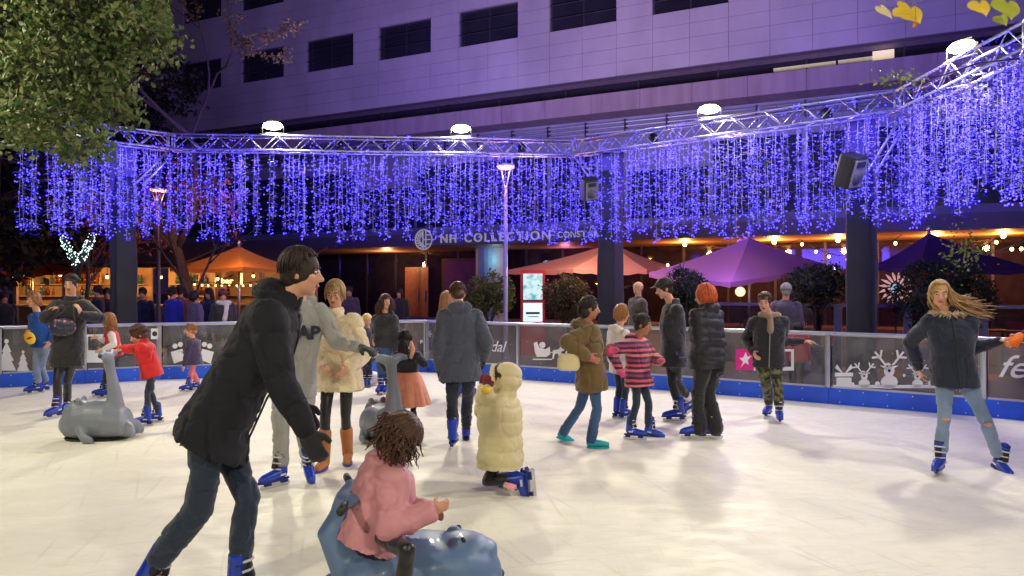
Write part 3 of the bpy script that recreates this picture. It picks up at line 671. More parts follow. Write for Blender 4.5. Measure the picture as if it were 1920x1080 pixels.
# ------------------------------------------------------------------ festoon bulbs
def festoon(pts, us, label, hang=.12, r=.035):
    """cable through points with bulbs"""
    e = empty('festoon_lights', pts[0], label, 'string lights'); n = 30; path = []
    for a, b in zip(pts[:-1], pts[1:]):
        a, b = Vector(a), Vector(b)
        for q in range(n):
            t = q/n; p = a.lerp(b, t); p.z -= hang*4*t*(1-t); path.append(p)
    path.append(Vector(pts[-1])); obj('cable', MB().chain(path, .008, 4), M_black, e, keep=True)
    for u in us:
        p = min(path, key=lambda q: abs(960+q.x/q.y*F-u)); p = p-Vector((0, 0, .09))
        b = obj('bulb', MB().ell(p, (r, r, r*1.2), n=10, m=6), m_warm, e, sm=True, keep=True)
        obj('socket', MB().tube(p+Vector((0, 0, r)), p+Vector((0, 0, .085)), .016, n=6), M_black, b, keep=True)
    return e
festoon([P(1180, 470, 19), P(1300, 490, 19), P(1500, 448, 17), P(1600, 480, 20), P(1690, 440, 16)], (1253, 1272, 1502, 1530, 1553, 1588, 1678), 'string of warm bulbs over the violet parasol')
festoon([P(1790, 470, 17), P(1868, 446, 15), P(1935, 450, 15)], (1868, 1897, 1916), 'string of warm bulbs at the far right above the dark bush')
festoon([P(345, 524, 21), P(430, 528, 21), P(500, 524, 21)], range(352, 500, 13), 'string of small warm bulbs under the orange parasol', r=.025, hang=.05)
# round lantern
e = empty('globe_lantern', P(1388, 620, 17), 'round pale yellow lantern under the violet parasol', 'lantern')
gb = obj('globe', MB().ell(P(1388, 547, 17), (.115, .115, .115), n=16, m=10), mat('lantern_glow', (1, .9, .5), .5, var=0, emis=(1, .8, .35), es=.95), e, sm=True, keep=True)
obj('stand', MB().tube(P(1388, 559, 17), Vector((P(1388, 0, 17).x, 17, 0)), .015, n=6), M_black, e, keep=True)
lamp('POINT', 'lantern_lamp', P(1388, 547, 16.8), (1, .7, .3), 6, .1)
# kiosk screen
e = empty('display_kiosk', Vector((P(999, 0, 18).x, 18, 0)), 'glowing pale screen kiosk with red edge between the two round bushes', 'kiosk')
def kb(name, u0, v0, u1, v1, D, m, th=.06, parent=e): 
    a, b = P(u0, v1, D), P(u1, v0, D); return obj(name, MB().bbox((a.x, D, a.z), (b.x, D+th, b.z)), m, parent, keep=True)
kb('frame', 976, 506, 1022, 680, 18.03, mat('red_kiosk_frame', C(170, 15, 40), .4), .12)
m_scr = bpy.data.materials.new('screen_picture'); m_scr.use_nodes = True; nt = m_scr.node_tree; N = nt.nodes; L = nt.links; b = N['Principled BSDF']
tc = N.new('ShaderNodeTexCoord'); n = N.new('ShaderNodeTexNoise'); n.inputs['Scale'].default_value = 5; cr = N.new('ShaderNodeValToRGB'); L.new(tc.outputs['Object'], n.inputs[0]); L.new(n.outputs[0], cr.inputs[0])
cr.color_ramp.elements[0].position = .38; cr.color_ramp.elements[0].color = (.03, .45, .5, 1); cr.color_ramp.elements[1].position = .52; cr.color_ramp.elements[1].color = (.6, .88, .88, 1)
L.new(cr.outputs[0], b.inputs['Emission Color']); b.inputs['Emission Strength'].default_value = .95; b.inputs['Base Color'].default_value = (.1, .1, .1, 1)
kb('screen', 981, 513, 1017, 562, 18, m_scr, .03); kb('notice_panel', 981, 568, 1017, 603, 18, mat('lit_notice', (.6, .8, .8), .5, var=.02, emis=(.6, .85, .85), es=.9), .03)
kb('printed_line', 986, 585, 1012, 589, 17.99, M_black, .008); kb('printed_line', 990, 593, 1010, 594.5, 17.99, M_black, .008)
# sun-like ornament
e = empty('flower_ornament', Vector((P(1678, 0, 18.5).x, 18.5, 0)), 'white and red petalled lit flower ornament beside the right column', 'ornament')
m_pet = mat('petal', (.8, .6, .55), .5, var=.1, emis=(1, .6, .55), es=.45); c0 = P(1680, 541, 18.5)
for k in range(16):
    q = R(k*22.5); d = Vector((math.cos(q), 0, math.sin(q))); s = Vector((-math.sin(q), 0, math.cos(q)))
    mb = MB(); p0, p1, p2 = c0+d*.13, c0+d*.3+s*.05, c0+d*.42+s*.1
    mb.chain([p0, p1, p2], [.015, .035, .006], 6, flat=1); obj('petal', mb, m_pet, e, sm=True, keep=True)
obj('centre', MB().ell(c0, (.12, .05, .12)), mat('ornament_centre', (.5, .7, .8), .4, emis=(.5, .8, 1), es=.5), e, sm=True, keep=True)
obj('stem', MB().tube(c0-Vector((0, 0, .12)), Vector((c0.x, 18.52, 0)), .03), M_dark, e, keep=True)
# back rail and planters on the terrace
m_vrail = mat('terrace_rail', (.10, .09, .2), .4, .5)
e = empty('terrace_fence', Vector((P(1372, 0, 14.5).x, 14.5, 0)), 'low glazed terrace fence with violet lit rail behind the right half of the rink', 'fence')
a, b = P(1340, 0, 15.6), P(2000, 0, 12.6); a.z = b.z = 0
d = (b-a); L_ = d.length; e.location = a; e.rotation_euler = (0, 0, math.atan2(d.y, d.x))
obj('rail', MB().bbox((0, 0, 1.26), (L_, .06, 1.32)), m_vrail, e)
for k in range(6):
    x = k*L_/5; obj('post', MB().bbox((x-.07, -.02, 0), (x+.07, .08, 1.25)), m_vrail, e)
    if k < 5: obj('pane', MB().bbox((x+.08, .02, .1), (x+L_/5-.08, .03, 1.25)), gl, e)
# terrace tables and chairs (dark, behind the fence)
m_red = mat('red_lacquer', C(170, 20, 30), .35)
for u, D, lab in ((1445, 17.5, 'small dark cafe table behind the camouflage trousered man'), (1760, 16.2, 'small dark cafe table behind the blonde woman'), (1880, 15.5, 'small dark cafe table at the far right')):
    p = P(u, 0, D); e = empty('cafe_table', (p.x, p.y, 0), lab, 'table', 'cafe tables on the terrace')
    obj('tabletop', MB().chain([(0, 0, .72), (0, 0, .75)], .38, 20), M_black, e); obj('leg', MB().tube((0, 0, .02), (0, 0, .72), .03), M_black, e); obj('foot', MB().chain([(0, 0, 0), (0, 0, .02)], .22, 16), M_black, e)
for u, D, lab in ((1417, 17.3, 'red chair left of the cafe table behind the camouflage trousered man'), (1478, 17.8, 'red chair right of the cafe table behind the man with grey hair'), (1905, 15.8, 'red chair at the far right behind the barrier'), (1733, 16, 'red chair behind the blonde woman')):
    p = P(u, 0, D); e = empty('cafe_chair', (p.x, p.y, 0), lab, 'chair', 'red cafe chairs on the terrace', rz=random.uniform(-1, 1))
    obj('seat', MB().box((0, 0, .46), (.42, .42, .04)), m_red, e); obj('backrest', MB().box((0, .2, .74), (.4, .03, .3)), m_red, e)
    for x in (-.18, .18):
        for y in (-.18, .18): obj('leg', MB().tube((x, y, 0), (x, y, .46 if y < 0 else .88), .014, n=6), m_red, e)
# ------------------------------------------------------------------ street lamps
def street_lamp(u, D, ztop, label, col, on, glow):
    p = P(u, 0, D); e = empty('street_lamp', (p.x, p.y, 0), label, 'lamp post')
    obj('pole', MB().chain([(0, 0, 0), (0, 0, .4), (0, 0, ztop-.42)], [.07, .05, .04], 14), col, e, sm=True)
    obj('collar', MB().tube((0, 0, 0), (0, 0, .12), .1, n=14), col, e)
    h = obj('lamp_head', MB().chain([(0, 0, ztop), (0, 0, ztop+.03), (0, 0, ztop+.07)], [.2, .19, .05], 20), col, e, sm=False)
    obj('diffuser', MB().chain([(0, 0, ztop-.05), (0, 0, ztop-.005)], [.15, .19], 20), mat('sodium_glow', (.3, .08, .02), .5, var=0, emis=(1, .40, .10), es=3.4), h)
    for k in range(4):
        q = R(45+90*k); obj('bracket', MB().tube((.03*math.cos(q), .03*math.sin(q), ztop-.42), (.15*math.cos(q), .15*math.sin(q), ztop-.03), .012, n=6), col, h)
    lamp('POINT', 'street_bulb', (0, 0, ztop-.16), (1, .4, .08), 40, .06, e)
m_lpole = mat('pale_lilac_pole', (.38, .36, .44), .4, .3); m_dpole = mat('dark_pole', (.06, .06, .1), .45, .3)
street_lamp(948, 15.9, 1.62+228*15.9/F, 'slim pale lamp post with orange lit head, in the middle', m_lpole, True, 2.6)
street_lamp(297, 17.5, 1.62+185*17.5/F, 'dark lamp post with orange head among the blue lights on the left', m_dpole, True, 2.6)
# ------------------------------------------------------------------ bar stalls on the left
m_wood = mat('stall_timber', (.16, .08, .04), .7, var=.3, vs=4, aniso=(1, 1, 5))
m_lwood = mat('pale_stall_post', (.42, .28, .18), .6, var=.1)
m_roof = mat('stall_roof', (.10, .055, .05), .8, var=.2)
bottle_ms = []
for c in ((150, 90, 20), (40, 90, 40), (200, 170, 120), (120, 30, 20), (60, 110, 130)):
    m = mat('bottle_%d%d' % (c[0], c[1]), C(*c), .1, var=0, spec=.8)
    b = MB().chain([(0, 0, 0), (0, 0, .17), (0, 0, .21), (0, 0, .28), (0, 0, .3)], [.036, .036, .015, .013, .014], 8); me = b.mesh('bottle'); me.materials.append(m); smooth(me); bottle_ms.append(me)
def bar_stall(u0, u1, D, label, where, bright, nb):
    a, b = P(u0, 0, D), P(u1, 0, D); w = b.x-a.x; e = empty('bar_stall', (a.x, D, 0), label, 'bar')
    obj('counter', MB().bbox((0, 0, 0), (w, .55, 1.08)), m_wood, e); obj('counter_top', MB().bbox((-.05, -.06, 1.083), (w+.05, .6, 1.13)), m_lwood, e)
    obj('back_wall', MB().bbox((0, 2.2, 0), (w, 2.3, 2.3)), mat('amber_back_wall', (.42, .27, .14), .6, var=.42, vs=2.2), e)
    n = int(w/1.6)+1
    for k in range(n+1): obj('post', MB().bbox((k*w/n-.05, -.1, 0), (k*w/n+.05, 0, 2.2)), m_lwood, e)
    obj('beam', MB().bbox((-.1, -.12, 2.2), (w+.1, .02, 2.32)), m_roof, e)
    mb = MB(); mb.add([(-.25, -.5, 2.3), (w+.25, -.5, 2.3), (w+.25, 2.6, 3.0), (-.25, 2.6, 3.0), (-.25, -.5, 2.36), (w+.25, -.5, 2.36), (w+.25, 2.6, 3.06), (-.25, 2.6, 3.06)], [(0, 3, 2, 1), (4, 5, 6, 7), (0, 1, 5, 4), (1, 2, 6, 5), (2, 3, 7, 6), (3, 0, 4, 7)])
    obj('roof', mb, m_roof, e)
    for z in (1.35, 1.72): obj('shelf', MB().bbox((.1, 1.95, z), (w-.1, 2.19, z+.03)), m_lwood, e)
    for q in range(nb):
        ci = random.randrange(5); z = random.choice((1.381, 1.751)); o = obj('bottle', bottle_ms[ci], None); o.location = (a.x+.2+random.random()*(w-.4), D+2.02+random.random()*.1, z); o.scale = (1.3, 1.3, random.uniform(.9, 1.1))
        tag(o, 'small '+('amber', 'green', 'straw coloured', 'dark red', 'grey blue')[ci]+' bottle on the '+('lower' if z < 1.5 else 'upper')+' shelf of '+where, 'bottle', 'bottles on the shelves of '+where)
    for k in range(max(2, int(w/1.1))):
        x = (k+.5)*w/max(2, int(w/1.1)); z = 2.0+random.uniform(-.06, .06)
        pl = obj('pendant_lamp', MB().chain([(x, .9, z), (x, .9, z+.09), (x, .9, 2.3)], [.055, .008, .006], 8), M_black, e)
        obj('bulb', MB().ell((x, .9, z-.03), (.045, .045, .05)), m_warm, pl, sm=True)
        lamp('POINT', 'pendant_light', (x, .9, z-.12), (1, .47, .13), bright, .06, e)
    return e
bar_stall(-60, 215, 21.5, 'long amber lit bar with bottles at the far left', 'the far left bar', 42, 60)
bar_stall(250, 345, 21.5, 'narrow amber lit bar between the left column and the orange parasol', 'the bar beside the left column', 60, 30)
s3 = bar_stall(352, 560, 23, 'dim bar with lit sign under the orange parasol', 'the dim bar', 14, 12)
e = empty('lit_sign', P(428, 530, 20.4), 'small glowing white and yellow bar sign under the orange parasol', 'sign')
m_ls = mat('sign_glow', (1, .8, .4), .5, var=0, emis=(1, .72, .3), es=1.8)
a, b = P(412, 533, 20.4), P(444, 521, 20.4); obj('panel', MB().bbox((a.x-.02, 20.4, a.z-.02), (b.x+.02, 20.46, b.z+.02)), m_wood, e, keep=True)
tm = text_mesh('bar', .2, .01, bold=.006); o = obj('lettering', tm, m_ls, e); o.parent = None; o.location = (a.x+.04, 20.38, a.z+.03); o.rotation_euler = (R(90), 0, 0); o.scale = (1.25, 1, 1); o.parent = e; o.matrix_parent_inverse = WM(e).inverted()
a, b = P(447, 533, 20.2), P(454, 512, 20.2); obj('lit_strip', MB().bbox((a.x, 20.2, a.z), (b.x, 20.25, b.z)), m_ls, e, keep=True)
lamp('POINT', 'sign_lamp', P(440, 527, 20.0), (1, .6, .2), 5, .1)
# ------------------------------------------------------------------ trees
def leafmat(name, col, col2, tr=.3):
    m = bpy.data.materials.new(name); m.use_nodes = True; nt = m.node_tree; N = nt.nodes; L = nt.links; N.clear()
    o = N.new('ShaderNodeOutputMaterial'); d = N.new('ShaderNodeBsdfPrincipled'); d.inputs['Roughness'].default_value = .62; d.inputs['Specular IOR Level'].default_value = .35
    t = N.new('ShaderNodeBsdfTranslucent'); x = N.new('ShaderNodeMixShader'); x.inputs[0].default_value = tr
    g = N.new('ShaderNodeNewGeometry'); mxx = N.new('ShaderNodeMix'); mxx.data_type = 'RGBA'; mxx.inputs[6].default_value = (*col, 1); mxx.inputs[7].default_value = (*col2, 1)
    L.new(g.outputs['Random Per Island'], mxx.inputs[0]); L.new(mxx.outputs[2], d.inputs['Base Color']); L.new(mxx.outputs[2], t.inputs[0])
    L.new(d.outputs[0], x.inputs[1]); L.new(t.outputs[0], x.inputs[2]); L.new(x.outputs[0], o.inputs[0]); return m
def leaves(name, pts, size, m, parent, seed=0, curl=.25, asp=.55, kind=None):
    rg = np.random.default_rng(seed); pts = np.asarray(pts); n = len(pts)
    d = rg.normal(size=(n, 3)); d[:, 2] -= .35; d /= np.linalg.norm(d, axis=1)[:, None]
    q = rg.normal(size=(n, 3)); s = np.cross(d, q); s /= np.linalg.norm(s, axis=1)[:, None]; up = np.cross(s, d)
    L_ = (size*rg.uniform(.6, 1.35, n))[:, None]; w = L_*asp*.5
    v = np.stack([pts-d*L_*.5, pts-d*L_*.1+s*w+up*w*curl*2, pts+d*L_*.5, pts-d*L_*.1-s*w+up*w*curl*2, pts+d*L_*.22+s*w*.75+up*w*curl, pts+d*L_*.22-s*w*.75+up*w*curl], 1).reshape(-1, 3)
    b = np.arange(n)[:, None]*6
    tris = np.concatenate([b+np.array([[0, 1, 4]]), b+np.array([[0, 4, 2]]), b+np.array([[0, 2, 5]]), b+np.array([[0, 5, 3]])], 0)
    me = bpy.data.meshes.new(name); me.vertices.add(len(v)); me.vertices.foreach_set('co', v.ravel()); me.loops.add(len(tris)*3); me.loops.foreach_set('vertex_index', tris.ravel().astype(np.int32))
    me.polygons.add(len(tris)); me.polygons.foreach_set('loop_start', np.arange(len(tris), dtype=np.int32)*3); me.update(calc_edges=True); me.materials.append(m)
    o = obj(name, me, None, parent, keep=parent is not None)
    if kind: o['kind'] = kind
    return o
def clumps(cs, n, per, sig, rg):
    """leaf centres: clumps scattered in ellipsoids (centre, radii)"""
    out = []
    for c, r in cs:
        k = max(1, int(n*r[0]*r[2]))
        for _ in range(k):
            q = rg.normal(size=3); q /= np.linalg.norm(q); q *= rg.uniform(.55, 1.0)**.5*1.0
            p = np.array(c)+q*np.array(r)
            out.append(p+rg.normal(size=(per, 3))*sig)
    return np.concatenate(out)
m_bark = mat('bark', (.07, .05, .04), .9, var=.3, vs=14, bump=.8, bs=25)
rg = np.random.default_rng(3)
oak = empty('oak_tree', (-9.3, 8.2, 0), 'big leafy tree hanging into the upper left of the picture', 'tree')
mb = MB(); mb.chain([(-9.3, 8.2, 0), (-9.2, 8.2, 1.5), (-9.0, 8.1, 3.2), (-8.4, 7.9, 4.6), (-7.6, 7.7, 5.8)], [.32, .26, .23, .17, .1], 12); obj('trunk', mb, m_bark, oak, sm=True, keep=True)
cs = []
def cl(u, v, D, ru, rv): cs.append((tuple(P(u, v, D)), (ru*D/F, .45, rv*D/F)))
for a in ((40, 60, 7.6, 90, 90), (150, 20, 7.4, 95, 75), (250, 20, 7.2, 55, 50), (290, 60, 7.1, 42, 32), (240, 85, 7.4, 62, 42), (130, 120, 7.2, 100, 70), (30, 170, 7.6, 90, 65), (190, 175, 7.2, 50, 50), (90, 225, 7.0, 72, 50), (150, 268, 6.9, 42, 32), (20, 235, 7.4, 60, 35), (215, 215, 7.3, 22, 32), (-60, 80, 7.6, 80, 130), (60, -40, 7.5, 160, 50), (225, -30, 7.4, 75, 40)): cl(*a)
for (c, r) in cs:
    obj('branch', MB().chain([(-8.2, 7.85, 5.0), ((-8.2+c[0])/2, (7.85+c[1])/2, (5.4+c[2])/2+.15), c], [.06, .03, .008], 6), m_bark, oak, sm=True, keep=True)
pts = clumps(cs, 800, 12, .06, rg)
leaves('crown', pts, .07, leafmat('oak_leaf', (.03, .08, .015), (.21, .23, .09)), oak, 1)
twm = MB()
for c, r in cs:
    for _ in range(22):
        q = rg.normal(size=3); q /= np.linalg.norm(q); e_ = np.array(c)+q*np.array(r)*.95; s_ = np.array(c)+q*np.array(r)*.25; twm.chain([s_, (s_+e_)/2+rg.normal(size=3)*.03, e_], [.01, .006, .003], 4, cap=False)
obj('twigs', twm, m_bark, oak, keep=True)['kind'] = 'stuff'
# half bare tree in front of the hotel
def bare_tree(base, h, label, lm, nleaf, spread, seed, leafsize=.09, trunk_r=.14, name='tree', levels=4, clear=.35):
    rg = random.Random(seed); e = empty(name, base, label, 'tree'); base = Vector(base); segs = []
    def grow(p, d, L_, r, lv):
        q = p; pts_ = [p]; rs = [r]
        for k in range(3):
            d = (d+Vector((rg.gauss(0, .14), rg.gauss(0, .14), rg.gauss(0, .1)+.04))).normalized(); q = q+d*L_/3; pts_.append(q); rs.append(r*(1-.14*(k+1)))
        segs.append((pts_, rs, lv))
        if lv < levels:
            for _ in range(3 if lv < 2 else 3):
                n_ = Vector((rg.gauss(0, 1), rg.gauss(0, 1), rg.gauss(0, .5))); n_ = (n_-d*n_.dot(d)).normalized()
                grow(pts_[rg.choice((2, 3, 3))], (d+n_*rg.uniform(.4, 1.0)*spread).normalized(), L_*rg.uniform(.6, .82), r*.55, lv+1)
    grow(base, Vector((0, 0, 1)), h*clear, trunk_r, 0)
    tr = MB(); [tr.chain(p, r, 10) for p, r, lv in segs if lv == 0]; obj('trunk', tr, m_bark, e, sm=True, keep=True)
    for p, r, lv in segs:
        if lv == 1: obj('limb', MB().chain(p, r, 8), m_bark, e, sm=True, keep=True)
    bt = MB(); [bt.chain(p, [max(x, .006) for x in r], 5, cap=False) for p, r, lv in segs if lv > 1]; obj('branches', bt, m_bark, e, keep=True)['kind'] = 'stuff'
    if nleaf:
        tips = [p for p, r, lv in segs if lv >= levels-1]; pts_ = []
        for _ in range(nleaf):
            p = rg.choice(tips); t = rg.random(); a, b = p[1], p[3]; q = a.lerp(b, t); pts_.append((q.x+rg.gauss(0, .07), q.y+rg.gauss(0, .07), q.z+rg.gauss(0, .07)))
        leaves('crown', pts_, leafsize, lm, e, seed)
    return e, segs
lm_brown2 = leafmat('bronze_leaf', (.16, .10, .05), (.26, .20, .07)); lm_brown = leafmat('dull_brown_leaf', (.10, .06, .025), (.16, .12, .03)); lm_red = leafmat('red_leaf', (.30, .05, .03), (.35, .12, .04)); lm_dark = leafmat('dark_leaf', (.02, .03, .015), (.05, .05, .02))
g0 = Vector((P(370, 0, 19).x, 19, 0)); bare_tree(g0, 9.5, 'half bare tree with dull leaves in front of the dark left end of the hotel', lm_brown2, 7500, 1.0, 11, .11, .17, 'half_bare_tree', 5, .42)
g0 = Vector((P(520, 0, 21).x, 21, 0)) if False else None
bare_tree(Vector((P(405, 0, 16.6).x, 16.6, 0)), 4.0, 'slim tree with red leaves behind the left curtain of lights', lm_red, 420, .9, 5, .10, .06, 'red_leaved_tree', 4, .5)
e, segs = bare_tree(Vector((P(147, 0, 15.8).x, 15.8, 0)), 4.0, 'small tree wrapped in white fairy lights at the left', lm_red, 500, .85, 9, .10, .07, 'lit_tree', 4, .36)
m_fairy = mat('white_fairy_light', (.8, 1, .95), .4, var=0, emis=(.7, 1, .95), es=3.0); bp = []
for q in (-1, 1):
    for k in range(95):
        t = random.random(); r = .075; p = P(145, 497, 15.6).lerp(P(145+q*30+random.uniform(-2, 2), 442, 15.6), t); a_ = random.random()*6.28
        p = p+Vector((math.cos(a_)*r, math.sin(a_)*r, random.gauss(0, .03))); bp.append(tuple(p))
    obj('lit_limb', MB().chain([P(145, 520, 15.6), P(145+q*10, 480, 15.6), P(145+q*30, 440, 15.6)], [.06, .05, .03], 8), m_bark, e, sm=True, keep=True)
me = bulbs_mesh(bp, [random.uniform(.009, .015) for _ in bp], 'fairy_lights'); me.materials.clear(); me.materials.append(m_fairy); me.polygons.foreach_set('material_index', [0]*len(me.polygons)); obj('fairy_lights', me, None, e, keep=True)['kind'] = 'stuff'
for u, D, h, s, lab in ((-20, 19, 9, 21, 'dark tree at the far left edge behind the curtain of lights'), (90, 25, 11, 22, 'dark tree behind the far left bar'), (235, 27, 12, 23, 'tall dark tree behind the bars, left of the hotel'), (-120, 26, 12, 24, 'dark tree beyond the left edge of the picture')):
    c = Vector((P(u, 0, D).x, D, 0)); e = empty('dark_tree', c, lab, 'tree', 'dark trees on the left'); obj('trunk', MB().chain([c, c+Vector((.1, 0, h*.5)), c+Vector((.2, .1, h*.8))], [.22, .16, .06], 8), m_bark, e, sm=True, keep=True)
    rg = np.random.default_rng(s); q = [((c.x+rg.normal()*1.1, c.y+rg.normal()*.8, h*rg.uniform(.3, .95)), (1.5, 1.3, 1.1)) for _ in range(9)]
    leaves('crown', clumps(q, 60, 10, .2, rg), .22, lm_dark, e, s)
# clipped bushes in planters
m_pot = mat('planter', (.12, .11, .13), .6)
def bush(u, v0, v1, D, w, label, lm, seed, n=2600, stem=True, ls=.06):
    top = P(u, v0, D).z; bot = P(u, v1, D).z; c = Vector((P(u, 0, D).x, D, 0)); e = empty('potted_bush', c, label, 'bush', 'round bushes in planters behind the rink')
    rx = w*D/F/2; rz = (top-bot)/2; zc = (top+bot)/2; rg = np.random.default_rng(seed); pts_ = []
    for _ in range(n//8):
        q = rg.normal(size=3); q /= np.linalg.norm(q); k = rg.uniform(.72, 1.04)*(1+.1*math.sin(q[0]*5+seed)*math.cos(q[2]*6)); pts_.append(np.array((c.x, c.y, zc))+q*k*np.array((rx, rx, rz))+rg.normal(size=(8, 3))*.035)
    leaves('crown', np.concatenate(pts_), ls, lm, e, seed)
    for k in range(4):
        a_ = k*1.6+seed; obj('stem', MB().chain([c+Vector((.03*math.cos(a_), .03*math.sin(a_), .3)), c+Vector((.06*math.cos(a_), .06*math.sin(a_), bot*.9)), c+Vector((rx*.6*math.cos(a_), rx*.6*math.sin(a_), zc))], [.03, .025, .012], 7), m_bark, e, sm=True, keep=True)
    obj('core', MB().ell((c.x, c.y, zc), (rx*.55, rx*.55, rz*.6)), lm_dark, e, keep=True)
    obj('planter', MB().loft([(c+Vector((0, 0, 0)), Vector((.24, 0, 0)), Vector((0, .24, 0))), (c+Vector((0, 0, .5)), Vector((.3, 0, 0)), Vector((0, .3, 0)))], 24, 8), m_pot, e, keep=True)
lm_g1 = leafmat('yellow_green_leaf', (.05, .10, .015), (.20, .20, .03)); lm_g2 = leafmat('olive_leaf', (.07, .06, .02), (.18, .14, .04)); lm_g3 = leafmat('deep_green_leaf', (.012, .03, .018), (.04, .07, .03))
bush(918, 514, 592, 16.4, 96, 'yellow green round bush left of the pale lamp post', lm_g1, 1)
bush(1062, 517, 600, 16.2, 92, 'olive brown round bush right of the glowing kiosk', lm_g2, 2)
bush(1286, 504, 578, 15.6, 88, 'dark round bush behind the man in the dark hat', lm_g3, 3)
bush(1533, 492, 576, 14.6, 122, 'dark round bush left of the right column', lm_g3, 4)
bush(1765, 486, 625, 13.6, 180, 'largest dark bush, behind the blonde woman', lm_g3, 5, 5200)
# yellow leaves near the viewer, upper right
tw = empty('leafy_twig', P(1960, -60, 2.4), 'near twig of yellow heart shaped leaves at the upper right corner', 'twig')
obj('stalk', MB().chain([P(2080, -120, 2.5), P(1900, -45, 2.4), P(1760, -25, 2.4), P(1640, -12, 2.4)], [.006, .005, .003, .002], 6), m_bark, tw, sm=True, keep=True)
m_yl = leafmat('yellow_leaf', (.62, .38, .03), (.62, .48, .05), .5); m_yg = leafmat('green_yellow_leaf', (.30, .36, .03), (.36, .38, .05), .5); m_ol = leafmat('pale_tan_leaf', (.62, .55, .30), (.6, .5, .25), .5); m_or = leafmat('orange_leaf', (.55, .14, .02), (.6, .2, .03), .4)
def heart(u, v, D, s, rot, m, tilt=.4, label=None, wide=1.0):
    n = 20; vs = []; c = P(u, v, D); k = s*D/F
    for r in (.0, .5, 1.0):
        for q in range(n):
            t = 2*math.pi*q/n; x = 16*math.sin(t)**3/32*wide; y = (13*math.cos(t)-5*math.cos(2*t)-2*math.cos(3*t)-math.cos(4*t))/32
            x *= r; y *= r; z = abs(x)*.35+.08*math.sin(y*5); X = x*math.cos(rot)-y*math.sin(rot); Y = x*math.sin(rot)+y*math.cos(rot)
            vs.append((c.x+k*X, c.y+k*(z+tilt*Y), c.z+k*Y))
    fs = [(r*n+q, r*n+(q+1) % n, (r+1)*n+(q+1) % n, (r+1)*n+q) for r in (0, 1) for q in range(n)]
    o = obj('leaf', MB().add(vs, fs), m, tw, sm=True, keep=True)
    if label: o['label'] = label
    obj('petiole', MB().tube(P(u-math.sin(rot)*s*.1, v-s*.25*math.cos(rot), D), P(u+random.uniform(-8, 8), -22, 2.4), .0012, n=5), m_yg, o, keep=True)
heart(1659, 20, 2.4, 44, .35, m_ol, .5, 'curled pale leaf', .5); heart(1694, 16, 2.4, 38, 1.0, m_yl, .3); heart(1714, 26, 2.42, 46, .3, m_yl, .3, 'yellow and orange leaf'); heart(1716, 46, 2.41, 22, -.8, m_or, .2, 'small red orange leaf', .4)
heart(1842, 12, 2.4, 44, .1, m_yl, .3); heart(1893, 14, 2.38, 56, -.15, m_yg, .3, 'large green yellow leaf'); heart(1880, 36, 2.45, 30, .3, m_yg, .2)
for (u, v, n_, D, lab) in ((1685, 148, 90, 8.5, 'thin sprig of small leaves below the upper right floodlight'), (1810, 470, 150, 8.2, 'thin sprig of small leaves in front of the indigo parasol')):
    e = empty('leafy_sprig', P(u+60, v-300 if False else v, D), lab, 'twig', 'thin sprigs of small leaves')
    rg = np.random.default_rng(int(u)); pts_ = [tuple(P(u+rg.normal()*24, v+rg.normal()*(10 if v < 200 else 20), D+rg.normal()*.12)) for _ in range(n_)]
    leaves('leaf_cluster', pts_, .05, lm_g1, e, int(u), kind='stuff'); obj('stalk', MB().chain([P(u-38, v-8, D), P(u, v+2, D), P(u+40, v+8, D), P(u+150, v-30, D), P(u+420, v-60, D)], [.003, .004, .006, .01, .02], 5), m_bark, e, keep=True)
